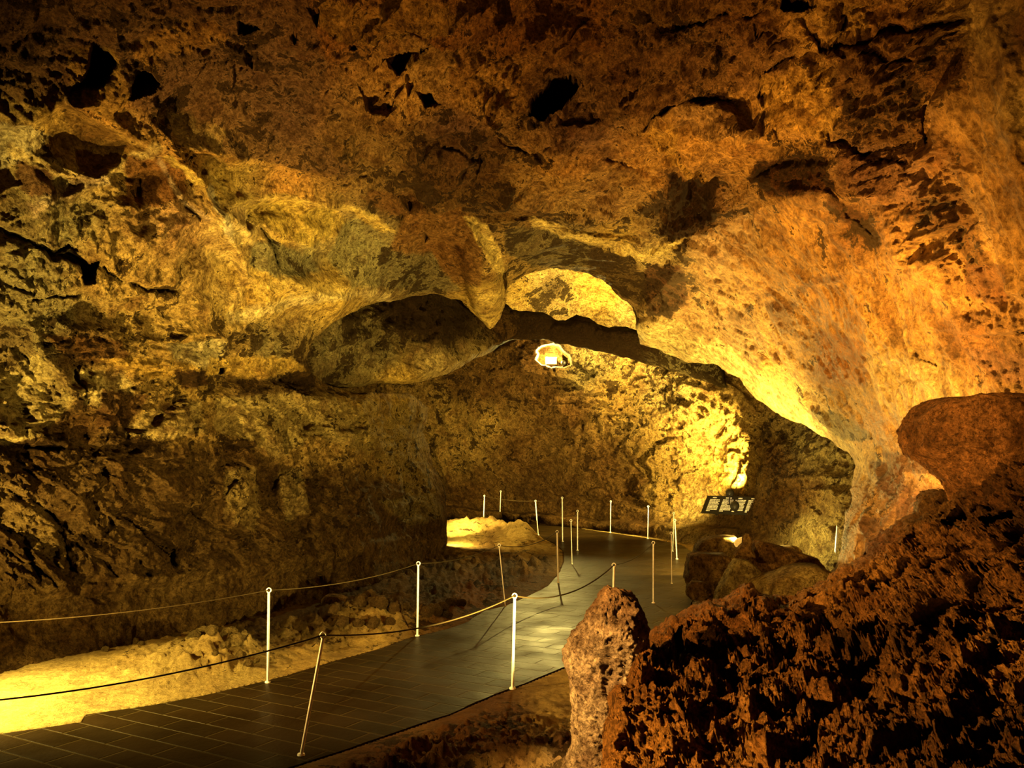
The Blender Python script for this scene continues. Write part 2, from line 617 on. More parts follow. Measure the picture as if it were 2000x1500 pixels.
def ledges(U, V, deg, period, amp, poly, soft, seed):
    """overlapping plates: a saw-tooth across the bedding direction, broken up along it"""
    c, s_ = math.cos(math.radians(deg)), math.sin(math.radians(deg))
    al = U * c + V * s_
    ac = -U * s_ + V * c
    z = 0 * U
    wv = fbm(np.stack([al / (period * 3.2), ac / (period * 1.3), z + seed], 1), 4, 0.6, seed)
    t = ac / period + 1.5 * wv
    k = np.floor(t)
    fr = t - k
    brk = perlin(np.stack([al / (period * 2.2) + k * 7.7, k * 3.1, z + seed + 5], 1), seed + 3)
    saw = np.where(fr < 0.86, fr / 0.86, (1 - fr) / 0.14)
    D, _, _, _ = polydist(U, V, poly, True)
    sd = np.where(inside(U, V, poly), D, -D)
    return (amp * saw * np.clip(0.45 + 1.3 * brk, 0, 1.3) * sstep(sd, -soft, soft)).astype(np.float32)


def build_sheet(u0, u1, v0, v1, step, depth_fn, anchors, feats, seed, poly=None, keep_inside=True,
                amp=1.0, roll=0.5, rollw=26.0, band=34.0, backd=0.055, warp=6.0, extra=None, pats=()):
    us = np.arange(u0, u1 + step, step, dtype=np.float32)
    vs = np.arange(v0, v1 + step, step, dtype=np.float32)
    nu, nv = len(us), len(vs)
    U, V = np.meshgrid(us, vs)
    U = U.ravel()
    V = V.ravel()
    drop = np.zeros(len(U), bool)
    Up, Vp = U.copy(), V.copy()
    add = np.zeros(len(U), np.float32)
    rollv = np.zeros(len(U), np.float32)
    if poly is not None:
        D, _, NX, NY = polydist(U, V, poly, True)
        ins = inside(U, V, poly)
        keep = ins if keep_inside else ~ins
        drop = (~keep) & (D > band)
        back = (~keep) & (D <= band)
        dx, dy = NX - U, NY - V
        L = np.hypot(dx, dy) + 1e-6
        Up = np.where(back, NX + dx / L * D * 0.35, U)
        Vp = np.where(back, NY + dy / L * D * 0.35, V)
        add = np.where(back, D * backd, 0).astype(np.float32)
        rr = np.clip(1 - D / rollw, 0, 1)
        rollv = np.where(keep, roll * rr * rr, roll).astype(np.float32)
    z0 = np.zeros_like(U)
    pp = np.stack([Up / 70.0, Vp / 70.0, z0 + seed], 1)
    wu = Up + warp * fbm(pp, 3, 0.6, seed + 60)
    wv = Vp + warp * fbm(pp + 31.0, 3, 0.6, seed + 61)
    Y = depth_fn(Up, Vp)
    A = idw(Up + 18 * fbm(pp * 1.7 + 11, 4, 0.6, seed + 62), Vp + 18 * fbm(pp * 1.7 + 77, 4, 0.6, seed + 63), anchors)
    A = eval_cols(wu, wv, A, pats)
    fe = eval_feats(wu, wv, feats)
    Y2 = Y + fe
    rx, ry, rz = ray(Up, Vp)
    t = Y2 / ry
    Pm = np.stack([rx * t, Y2, CAM[2] + rz * t], 1)
    # normal of the smooth base
    e = 4.0
    def pos(a, b):
        yy = depth_fn(a, b)
        x_, y_, z_ = ray(a, b)
        tt = yy / y_
        return np.stack([x_ * tt, yy, CAM[2] + z_ * tt], 1)
    N = np.cross(pos(Up + e, Vp) - pos(Up - e, Vp), pos(Up, Vp + e) - pos(Up, Vp - e))
    N /= np.linalg.norm(N, axis=1)[:, None] + 1e-9
    view = CAM[None, :] - Pm
    dist = np.linalg.norm(view, axis=1)
    view /= dist[:, None]
    N *= np.where((N * view).sum(1) < 0, -1, 1)[:, None]
    N = N * 0.4 + view * 0.6
    d = rock_disp(Pm, A[:, 5], A[:, 6], A[:, 7], seed, amp)
    if extra is not None:
        d = d + extra(Pm, Up, Vp)
    d = d - d.mean()
    if poly is not None:
        d = d * (0.45 + 0.55 * sstep(D, 0, 70))
    # keep outlines where they belong: fade displacement's sideways part at rims
    Pm = Pm + N * d[:, None].astype(np.float32)
    Pm = Pm - view * (add + rollv)[:, None]
    fc = grid_faces(nu, nv)
    fc = fc[~drop[fc].any(1)]
    # split faces reaching across
    arrs = {'alb': A[:, :3], 'aux': np.stack([A[:, 3], A[:, 4], np.zeros(len(U))], 1)}
    return Pm, fc, arrs, U, V


#------------------------------------------------------------------ SETTING: near shell (left wall, ceiling, right wall)
OPEN = [(866, 1110), (872, 1060), (876, 1000), (868, 950), (845, 900), (826, 842), (840, 796), (800, 766), (750, 768), (690, 766), (640, 752), (604, 728), (592, 700), (600, 668), (640, 628), (720, 596),
        (790, 580), (850, 574), (900, 590), (935, 622), (955, 642), (975, 620), (985, 590), (992, 556), (1030, 534), (1080, 524),
        (1130, 532), (1175, 548), (1210, 575), (1235, 600), (1246, 640), (1250, 672), (1290, 684), (1335, 706), (1400, 716),
        (1442, 738), (1480, 786), (1520, 808), (1570, 832), (1620, 860), (1655, 884), (1668, 912), (1662, 955), (1654, 1000),
        (1646, 1050), (1636, 1085), (1620, 1115), (1600, 1160), (1500, 1260), (1200, 1400), (900, 1200)]
OPEN_R = rough_poly(OPEN, 9, 5, 4)

CTRL1 = [
    # left wall
    (-500, 1400, 6.6), (-500, 1000, 6.4), (-500, 600, 6.2), (-500, 200, 5.6), (-500, -300, 5.0),
    (-200, 1350, 8.0), (-200, 1000, 8.0), (-200, 600, 7.4),
    (0, 1500, 8.7), (0, 1290, 8.9), (0, 1100, 9.1), (0, 940, 8.9), (0, 840, 8.9), (0, 700, 8.9), (0, 590, 8.6), (0, 470, 8.3), (0, 330, 8.3), (0, 200, 7.9), (0, 0, 7.2), (0, -300, 5.6),
    (200, 1500, 9.6), (200, 1270, 9.6), (200, 1100, 9.9), (200, 900, 9.9), (200, 760, 9.9), (200, 620, 9.6), (200, 480, 9.2), (200, 330, 9.0), (200, 180, 8.3), (200, 0, 7.5),
    (400, 1400, 11.0), (400, 1225, 11.0), (400, 1050, 11.3), (400, 880, 11.4), (400, 770, 11.5), (400, 640, 11.0), (400, 520, 10.7), (400, 400, 10.4), (400, 280, 9.8), (400, 140, 8.7), (400, 0, 7.8),
    (600, 1300, 12.9), (600, 1170, 13.0), (600, 1000, 13.2), (600, 880, 13.3), (600, 790, 13.6), (520, 700, 12.6), (560, 740, 13.4), (600, 600, 12.9), (600, 500, 12.5), (600, 380, 11.6), (600, 250, 10.3), (600, 0, 7.9),
    (740, 1250, 14.8), (740, 1135, 15.0), (740, 980, 15.2), (740, 860, 15.5), (740, 780, 15.8), (740, 580, 14.6), (740, 480, 13.7),
    (850, 1100, 18.0), (850, 1000, 18.0), (810, 860, 18.0), (850, 565, 15.8), (850, 430, 13.2), (850, 300, 11.0), (850, 130, 9.2), (850, 0, 8.0), (850, -300, 6.0),
    (950, 630, 17.0), (950, 540, 15.2), (1000, 430, 12.9), (1000, 320, 11.0), (1050, 200, 9.7), (1000, 0, 8.0),
    (1080, 515, 16.2), (1150, 470, 14.6), (1180, 400, 13.0), (1230, 560, 17.2), (1250, 640, 18.2),
    (1200, 300, 11.0), (1250, 150, 9.2), (1250, 0, 7.9), (1340, 470, 13.8), (1300, 600, 16.8), (1300, 680, 18.5),
    (1400, 380, 11.9), (1400, 250, 9.8), (1450, 0, 7.6), (1400, 700, 17.2), (1450, 600, 14.3), (1500, 500, 12.0), (1480, 780, 16.8),
    (1550, 350, 10.2), (1600, 150, 8.2), (1650, 0, 7.2), (1650, -300, 5.6), (1560, 700, 13.4), (1600, 850, 14.6), (1650, 600, 10.8), (1650, 450, 9.8), (1700, 300, 8.7),
    (1665, 920, 13.4), (1650, 1000, 12.6), (1640, 1100, 11.8), (1700, 800, 11.4), (1750, 1000, 9.9), (1780, 700, 9.4), (1800, 550, 8.6), (1800, 400, 8.2), (1800, 200, 7.6), (1850, 0, 6.9),
    (1850, 850, 8.7), (1850, 950, 8.3), (1900, 700, 8.0), (2000, 620, 7.1), (2000, 400, 6.7), (2000, 100, 6.2), (2000, 800, 7.2), (2000, 1000, 6.8),
    (2300, 0, 5.0), (2300, 500, 5.2), (2300, 1000, 5.4), (2300, -300, 4.6), (1800, 1300, 8.2), (2200, 1400, 6.0)]

TAN = (0.60, 0.40, 0.13)
YEL = (0.68, 0.45, 0.11)
OLI = (0.36, 0.30, 0.14)
BRN = (0.20, 0.105, 0.036)
DKB = (0.105, 0.055, 0.020)
RST = (0.30, 0.125, 0.036)
ORG = (0.62, 0.32, 0.085)
PNK = (0.58, 0.34, 0.15)
MAU = (0.26, 0.13, 0.085)
CRM = (0.70, 0.52, 0.22)
#          u, v, rgb, crust, wet, scoop, crag, streak
ANCH1 = [
    (0, 60, *MAU, .15, 0, .15, .8, 0), (150, 120, *MAU, .10, 0, .15, .8, 0), (330, 60, *BRN, .12, 0, .2, .8, 0), (330, 170, *MAU, .15, 0, .2, .8, 0),
    (500, 120, *MAU, .08, 0, .2, .8, 0), (650, 60, *RST, .02, 0, .3, .6, 0), (560, 220, *MAU, .05, 0, .2, .8, 0), (200, 230, *ORG, .0, 0, .8, .1, 0),
    (60, 250, *TAN, .0, 0, .9, .1, 0), (100, 350, *OLI, .0, 0, .9, .1, 0), (230, 330, *TAN, .0, 0, .9, .2, 0), (350, 300, *ORG, .05, 0, .8, .2, 0),
    (330, 420, *PNK, .0, 0, .7, .3, 0), (120, 430, *OLI, .05, 0, .7, .3, 0), (450, 430, *CRM, -.1, 0, 1, 0, 0), (560, 430, *YEL, -.05, 0, 1, 0, 0),
    (600, 500, *OLI, -.0, 0, 1, 0, 0), (500, 560, *YEL, -.1, 0, 1, 0, 0), (640, 560, *YEL, -.1, 0, .9, .1, 0), (730, 460, *OLI, .05, 0, .8, .1, 0),
    (420, 350, *YEL, .0, 0, .8, .1, 0), (560, 350, *ORG, .05, 0, .6, .3, 0), (640, 300, *BRN, .12, 0, .5, .5, 0), (800, 520, *OLI, .12, 0, .7, .3, 0),
    (860, 500, *RST, .05, 0, .6, .2, 0), (940, 600, *YEL, .0, 0, .6, .2, 0), (760, 400, *BRN, .12, 0, .5, .5, 0), (850, 350, *BRN, .2, 0, .3, .7, 0),
    (200, 520, *TAN, .02, 0, .5, .5, 0), (60, 520, *OLI, .05, 0, .5, .5, 0), (100, 610, *OLI, .1, 0, .4, .5, 0), (300, 600, *TAN, .05, 0, .4, .5, 0),
    (60, 760, *CRM, -.02, 0, .3, .6, 0), (30, 700, *OLI, .0, 0, .3, .6, 0), (150, 680, *BRN, .1, 0, .2, .7, 0), (230, 740, *TAN, .1, 0, .2, .8, 0), (370, 720, *YEL, .12, 0, .2, .8, 0), (480, 745, *DKB, .2, 0, .1, 1, 0), (580, 745, *DKB, .2, 0, .1, 1, 0), (520, 680, *OLI, .12, 0, .3, .6, .3), (480, 700, *TAN, .1, 0, .3, .6, .3),  # DKB points: shade of the recess under the ledge, put into the colour
    (300, 800, *TAN, .1, 0, .2, .8, 0), (450, 810, *TAN, .05, 0, .2, .8, 0), (600, 820, *TAN, .0, 0, .2, .7, 0), (740, 820, *YEL, .0, 0, .2, .7, 0), (150, 830, *BRN, .15, 0, .2, .8, 0),
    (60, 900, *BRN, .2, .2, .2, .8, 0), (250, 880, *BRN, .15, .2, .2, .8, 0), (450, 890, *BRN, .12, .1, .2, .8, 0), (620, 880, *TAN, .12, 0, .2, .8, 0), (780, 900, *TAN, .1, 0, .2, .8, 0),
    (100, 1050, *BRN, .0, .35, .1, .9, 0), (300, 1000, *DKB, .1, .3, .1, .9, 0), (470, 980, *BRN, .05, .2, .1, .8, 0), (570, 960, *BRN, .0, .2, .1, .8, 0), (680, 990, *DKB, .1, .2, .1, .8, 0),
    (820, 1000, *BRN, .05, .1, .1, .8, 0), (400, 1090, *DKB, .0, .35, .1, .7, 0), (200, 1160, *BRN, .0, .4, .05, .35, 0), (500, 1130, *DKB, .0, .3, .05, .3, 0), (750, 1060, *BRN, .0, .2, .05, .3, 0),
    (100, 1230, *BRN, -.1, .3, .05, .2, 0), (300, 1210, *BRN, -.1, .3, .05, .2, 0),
    # ceiling middle and right
    (850, 60, *RST, .0, 0, .3, .6, 0), (800, 150, *ORG, .0, 0, .4, .5, 0), (950, 160, *ORG, .02, 0, .3, .6, 0), (1000, 60, *RST, .0, 0, .3, .6, 0), (1150, 60, *RST, .0, 0, .3, .6, 0),
    (900, 250, *MAU, .1, 0, .3, .7, 0), (1130, 240, *MAU, .05, 0, .3, .6, 0), (1250, 120, *BRN, .05, 0, .2, .8, 0), (1350, 120, *BRN, .1, 0, .2, .8, .2), (1100, 330, *ORG, .0, 0, .4, .5, 0),
    (1180, 380, *MAU, .05, 0, .5, .4, 0), (1250, 330, *ORG, .0, 0, .4, .4, 0), (1050, 420, *BRN, .08, 0, .5, .4, 0), (950, 380, *BRN, .15, 0, .4, .6, 0), (1020, 500, *TAN, .1, 0, .5, .4, 0),
    (1120, 480, *OLI, .2, 0, .5, .4, 0), (1200, 470, *YEL, .1, 0, .5, .4, 0), (1280, 500, *CRM, .05, 0, .4, .4, 0), (1210, 530, *BRN, .15, 0, .5, .4, 0), (1290, 560, *BRN, .25, 0, .2, .7, 0),
    (1350, 270, *ORG, -.1, 0, .1, .3, .2), (1450, 280, *ORG, -.05, 0, .2, .3, .2), (1350, 400, *MAU, .2, 0, .1, 1, 0), (1320, 440, *DKB, .2, 0, .1, 1, 0), (1450, 60, *RST, .05, 0, .2, .7, .2),
    (1500, 190, *ORG, .0, 0, .2, .6, .3), (1600, 60, *ORG, .0, 0, .3, .5, .2), (1650, 170, *BRN, .08, 0, .2, .6, .2), (1560, 240, *ORG, .0, 0, .3, .4, .2), (1720, 230, *BRN, .1, 0, .2, .6, .2),
    (1550, 340, *BRN, .2, 0, .1, .9, 0), (1750, 80, *RST, .0, 0, .3, .5, 0), (1850, 130, *RST, .1, 0, .2, .7, 0), (1700, 320, *MAU, .05, 0, .2, .5, .2), (1850, 300, *RST, .05, 0, .2, .6, 0),
    (1780, 380, *RST, .08, 0, .2, .5, .3), (1850, 420, *BRN, .15, 0, .2, .5, .3),
    # right slab
    (1950, 60, *TAN, -.1, .1, .1, .2, .5), (1990, 60, *RST, .02, 0, .1, .15, .2), (1900, 250, *ORG, -.1, .1, .1, .2, .6), (1950, 350, *ORG, -.15, .1, .1, .1, .6), (1970, 500, *ORG, -.1, .1, .1, .2, .6),
    (2120, 0, *ORG, -.1, .1, .05, .05, .3), (2120, 300, *ORG, -.1, .1, .05, .05, .4), (2120, 600, *ORG, -.1, .1, .05, .05, .4), (2000, 230, *TAN, -.1, .1, .05, .05, .5), (2200, 850, *RST, 0, .1, .1, .2, .2),
    # right wall
    (1400, 500, *PNK, .0, .3, .3, .3, .6), (1550, 440, *ORG, -.05, .4, .3, .1, .8), (1680, 450, *RST, .12, .1, .2, .4, .5), (1780, 480, *ORG, -.05, .3, .3, .1, .7), (1480, 560, *ORG, -.02, .6, .2, .1, 1),
    (1600, 600, *ORG, -.05, .8, .2, .1, 1), (1700, 600, *ORG, -.05, .8, .2, .1, 1), (1820, 560, *ORG, .0, .3, .4, .2, .5), (1900, 560, *ORG, .0, .2, .4, .2, .5), (1330, 600, *PNK, .05, .3, .2, .3, .8),
    (1400, 640, *PNK, .0, .5, .2, .2, 1), (1500, 700, *ORG, .0, .7, .2, .1, 1), (1620, 720, *RST, .0, .7, .2, .1, 1), (1720, 740, *TAN, -.05, .5, .3, .1, .8), (1820, 760, *TAN, -.05, .5, .2, .1, .8),
    (1300, 660, *CRM, -.05, .1, .2, .6, .3), (1370, 690, *CRM, -.05, .1, .2, .6, .3), (1450, 730, *CRM, -.0, .1, .2, .6, .3), (1520, 790, *CRM, .0, .1, .2, .6, .3), (1600, 830, *CRM, .02, .1, .1, .7, .2), (1560, 800, *TAN, .05, .2, .1, .7, .3),  # cream points follow the lit arch rim, its light painted in
    (1700, 840, *PNK, .0, .6, .2, .1, .9), (1800, 830, *TAN, -.05, .7, .2, .1, .9), (1920, 700, *RST, .02, .1, .2, .3, .2), (1880, 650, *RST, .05, .1, .2, .4, .3), (1980, 720, *BRN, .02, .1, .2, .4, .2),
    (1690, 900, *CRM, .0, .2, .1, .6, .3), (1750, 900, *PNK, .05, .3, .1, .6, .4), (1740, 960, *MAU, .08, .3, .1, .7, .2), (1800, 980, *MAU, .05, .3, .1, .7, .2), (1680, 1000, *PNK, .1, .2, .1, .8, .1), (1660, 1080, *PNK, .05, .2, .1, .8, .1), (1830, 920, *PNK, .0, .3, .1, .5, .4)]

FE1 = [
    ('c', [(425, 740), (480, 735), (560, 740), (640, 758), (740, 762)], 22, 16, .45), ('c', [(440, 700), (470, 655), (540, 625), (640, 605), (720, 592)], 12, 22, .18),
    # ---- cracks
    ('c', [(-20, 448), (40, 468), (95, 488), (125, 478), (152, 486)], 7, 9, .45),
    ('p', [(100, 492), (130, 486), (160, 505), (190, 500), (178, 545), (160, 548), (140, 515)], .5, 6),
    ('c', [(245, 552), (285, 564), (320, 560), (348, 570)], 6, 5, .35),
    ('c', [(55, 582), (90, 572), (155, 572)], 6, 4, .25), ('c', [(-10, 552), (55, 562), (60, 580)], 5, 5, .2),
    ('c', [(190, 505), (205, 530), (240, 550)], 5, 5, .2),
    ('c', [(130, 640), (180, 652), (225, 672)], 5, 4, .2), ('c', [(450, 665), (490, 645), (520, 640)], 5, 5, .2),
    ('p', [(750, 100), (790, 92), (842, 74), (830, 88), (800, 115), (776, 142), (762, 130)], .55, 7),
    ('p', [(1036, 190), (1068, 168), (1074, 150), (1128, 140), (1148, 152), (1120, 185), (1096, 204), (1060, 226), (1030, 222)], 1.3, 7),
    ('p', [(1100, 195), (1150, 165), (1200, 190), (1175, 225), (1080, 235)], .3, 14),
    ('p', [(812, 172), (838, 168), (864, 190), (830, 198)], .5, 6),
    ('p', [(698, 160), (750, 158), (770, 180), (765, 205), (722, 202)], .3, 9),
    ('p', [(790, 130), (815, 120), (825, 165), (795, 185)], .2, 8),
    ('p', [(464, 30), (500, 40), (506, 50), (478, 58), (464, 52)], .5, 5),
    ('p', [(570, 48), (585, 60), (574, 70)], .3, 4), ('p', [(598, 0), (632, -10), (620, 35)], .4, 8),
    ('p', [(180, 82), (212, 96), (228, 122), (196, 165), (138, 184), (160, 150)], .55, 10),
    ('p', [(262, 132), (296, 140), (312, 158), (290, 180), (248, 192)], .4, 9),
    ('p', [(480, 85), (500, 110), (492, 138), (476, 110)], .25, 6),
    ('p', [(680, 68), (700, 75), (695, 88), (680, 84)], .3, 5), ('c', [(760, 40), (800, 45), (832, 62)], 8, 5, .25),
    ('c', [(1210, 248), (1250, 232), (1290, 208), (1335, 194), (1395, 186), (1430, 176)], 7, 5, .4),
    ('c', [(960, 118), (1010, 100), (1060, 80)], 5, 4, .2), ('c', [(1085, 95), (1130, 60), (1175, 42)], 5, 4, .18),
    ('c', [(785, 246), (850, 234), (950, 240), (985, 262), (1060, 276), (1140, 262), (1215, 248)], 60, 6, -.26),
    ('c', [(960, 262), (1000, 282), (1070, 292), (1080, 285)], 9, 8, .35), ('c', [(790, 238), (850, 236)], 6, 6, .25),
    ('c', [(850, 278), (900, 292), (960, 325)], 9, 7, .28), ('c', [(655, 350), (690, 338), (725, 332)], 9, 6, .3),
    ('c', [(728, 300), (790, 290), (850, 310), (900, 330)], 40, 7, -.2),
    ('c', [(912, 360), (930, 335), (938, 300)], 11, 11, .4), ('p', [(770, 366), (808, 362), (838, 380), (812, 400), (800, 415), (785, 395)], .4, 8),
    ('c', [(1178, 292), (1210, 304), (1245, 322)], 11, 6, .35), ('p', [(1280, 262), (1300, 258), (1316, 275), (1290, 282)], .2, 5),
    ('c', [(1322, 310), (1340, 345), (1352, 392)], 11, 14, .55), ('c', [(1300, 395), (1290, 430), (1320, 468)], 12, 12, .4),
    ('p', [(1340, 345), (1375, 352), (1400, 400), (1385, 430), (1330, 450), (1320, 420)], .35, 12),
    ('c', [(1130, 408), (1165, 398), (1200, 412), (1215, 422)], 8, 6, .3), ('c', [(1172, 420), (1180, 432)], 5, 5, .3),
    ('c', [(1610, 222), (1632, 265), (1690, 290), (1750, 282), (1812, 268)], 9, 14, .5),
    ('c', [(1490, 150), (1482, 180), (1500, 172)], 5, 5, .3), ('c', [(1490, 140), (1550, 108), (1560, 100)], 6, 5, .35),
    ('c', [(1555, 35), (1590, 62), (1603, 82), (1680, 65), (1780, 50), (1885, 38)], 7, 6, .4),
    ('p', [(1520, -10), (1592, -5), (1590, 12), (1560, 20), (1525, 15)], .6, 6), ('p', [(1470, 45), (1500, 55), (1480, 65)], .3, 5),
    ('c', [(1290, 60), (1350, 48), (1420, 35), (1500, 22)], 7, 5, .3), ('c', [(1640, 80), (1700, 95), (1735, 105), (1790, 120)], 5, 5, .3),
    ('c', [(1630, 80), (1650, 40), (1640, 20)], 5, 5, .25),
    ('c', [(1300, 200), (1380, 185), (1440, 195)], 6, 5, .25),
    ('c', [(1462, 345), (1500, 325), (1560, 310), (1610, 300)], 6, 10, .45), ('c', [(1440, 340), (1390, 350), (1340, 320), (1300, 262)], 9, 5, .3),
    ('b', 1400, 268, 130, 70, 14, -.42, 'dome'),
    ('c', [(1655, 340), (1720, 305), (1800, 310)], 5, 6, .25), ('c', [(1670, 355), (1740, 338), (1800, 340)], 4, 5, .2),
    ('c', [(1815, 190), (1806, 240), (1822, 285)], 6, 6, .3),
    # slab on the right stands forward
    ('p', [(1897, -400), (1897, 30), (1905, 80), (1885, 140), (1818, 200), (1826, 248), (1846, 305), (1895, 395), (1926, 450), (1938, 525), (1962, 572), (2030, 610), (2300, 700), (2900, 700), (2900, -400)], -.5, 5),
    ('c', [(1898, -20), (1925, 50), (1950, 110), (1962, 250), (1985, 380), (2000, 480)], 26, 26, -.18),
    # right wall joints
    ('c', [(1783, 552), (1825, 570), (1846, 622), (1862, 652), (1930, 656), (2020, 648)], 60, 5, -.30),
    ('c', [(1862, 655), (1930, 658), (2020, 650)], 4, 4, .22), ('c', [(1890, 700), (1916, 730), (1926, 772)], 40, 5, -.2),
    ('c', [(1688, 700), (1715, 690), (1738, 680)], 4, 3, .12), ('c', [(1690, 700), (1692, 730), (1710, 758), (1700, 800)], 4, 4, .08),
    ('c', [(1780, 680), (1797, 700), (1820, 712), (1830, 728)], 5, 5, .2), ('c', [(1735, 756), (1765, 742), (1782, 748), (1800, 735)], 5, 4, .12),
    ('c', [(1540, 565), (1575, 552), (1610, 558), (1650, 545)], 22, 6, -.14), ('c', [(1585, 430), (1610, 425), (1640, 436)], 20, 6, -.12),
    ('c', [(1642, 380), (1660, 420), (1700, 462), (1716, 470)], 14, 9, .25), ('c', [(1700, 400), (1780, 395), (1850, 380)], 6, 12, .2),
    ('c', [(1720, 425), (1740, 500), (1780, 550)], 30, 8, -.2),
    ('c', [(1370, 580), (1395, 595), (1410, 612)], 14, 7, .16), ('b', 1590, 388, 48, 24, 10, -.18, 'dome'), ('b', 1570, 428, 22, 22, 0, -.1, 'dome'),
    ('c', [(1345, 468), (1300, 478), (1275, 500), (1245, 470), (1150, 462), (1080, 440), (1000, 432), (930, 440)], 40, 5, -.28),
    ('c', [(1350, 470), (1338, 520), (1330, 600), (1262, 640)], 10, 40, -.15),
    # left vault rims
    ('c', [(-20, 255), (60, 228), (118, 200), (230, 204)], 40, 6, -.22),
    ('c', [(122, 182), (150, 210), (210, 250), (300, 285)], 30, 8, -.25),
    ('c', [(60, 300), (120, 330), (190, 352), (240, 325), (300, 284)], 14, 12, -.22),
    ('c', [(60, 420), (150, 375), (230, 330)], 14, 14, -.14),
    ('c', [(296, 282), (345, 312), (385, 345), (402, 400), (428, 455), (470, 500), (490, 545), (450, 600)], 18, 12, -.30),
    ('c', [(390, 350), (450, 388), (520, 378), (600, 385), (680, 408), (740, 432)], 26, 7, -.28),
    ('p', [(460, 395), (530, 385), (640, 400), (690, 430), (640, 450), (560, 420), (500, 430), (460, 440)], .18, 20),
    ('c', [(495, 432), (522, 470), (545, 525)], 6, 6, .3), ('c', [(500, 440), (570, 470), (650, 492)], 20, 6, -.16),
    ('c', [(480, 500), (560, 560), (640, 545), (700, 560)], 20, 14, -.16),
    ('c', [(345, 395), (378, 425)], 5, 5, .3), ('c', [(222, 345), (268, 345), (270, 388)], 5, 5, .2),
    ('c', [(235, 420), (300, 395), (345, 410)], 30, 6, -.16), ('c', [(760, 320), (790, 420), (775, 460)], 9, 9, .22),
    ('c', [(770, 445), (790, 420), (830, 400)], 8, 8, .25), ('p', [(826, 446), (838, 470), (830, 480)], .3, 4),
    ('c', [(700, 410), (765, 450), (800, 440)], 20, 6, -.2),
    ('c', [(905, 430), (935, 482), (962, 508), (986, 542)], 6, 16, -.3), ('p', [(974, 530), (988, 530), (992, 580), (982, 586)], .5, 4),
    ('b', 945, 560, 34, 90, -18, -.4, 'dome'),
    ('c', [(455, 640), (520, 615), (600, 598), (700, 584), (790, 570)], 24, 10, -.15),
    ('c', [(0, 600), (60, 640), (75, 680), (110, 720), (140, 770), (130, 810)], 20, 8, -.16),
    ('c', [(25, 680), (60, 705), (65, 720)], 6, 5, .2), ('c', [(60, 872), (110, 880), (100, 890)], 5, 5, .25),
    ('c', [(145, 700), (165, 795)], 4, 4, .15), ('p', [(428, 715), (438, 712), (436, 728), (428, 730)], .3, 3),
    # lower left wall
    ('c', [(-10, 950), (60, 975), (105, 1005), (132, 1045), (130, 1090), (165, 1140)], 12, 8, .28), ('c', [(-10, 1025), (50, 1050), (48, 1080), (85, 1145)], 9, 6, .2),
    ('c', [(120, 1010), (160, 1060), (200, 1090), (240, 1135)], 8, 6, .14), ('c', [(205, 1000), (250, 1020), (300, 1055), (345, 1085), (360, 1135)], 10, 6, .2),
    ('c', [(365, 995), (390, 1010), (420, 1025)], 7, 5, .16), ('c', [(300, 1060), (345, 1070), (360, 1110)], 6, 5, .15),
    ('c', [(80, 1152), (180, 1140), (330, 1125), (450, 1118), (600, 1085), (700, 1065), (860, 1045)], 8, 26, -.14),
    ('c', [(0, 1180), (120, 1172), (300, 1150), (500, 1130), (700, 1100), (860, 1078)], 5, 8, .06), ('c', [(200, 1215), (400, 1175), (600, 1140), (800, 1105)], 5, 8, .05),
    ('b', 470, 985, 38, 52, 20, -.3, 'dome'), ('b', 575, 970, 34, 50, -10, -.25, 'dome'), ('b', 330, 940, 60, 30, 20, -.15, 's'),
    ('c', [(415, 910), (450, 905), (500, 925), (520, 960)], 8, 6, .2), ('c', [(560, 920), (590, 935), (640, 930), (700, 905)], 8, 6, .2),
    ('c', [(430, 790), (470, 820), (520, 850), (560, 900)], 30, 8, -.12), ('c', [(550, 830), (560, 880), (545, 920)], 6, 8, .15),
    ('c', [(650, 790), (640, 860), (680, 920)], 8, 20, -.12),
]

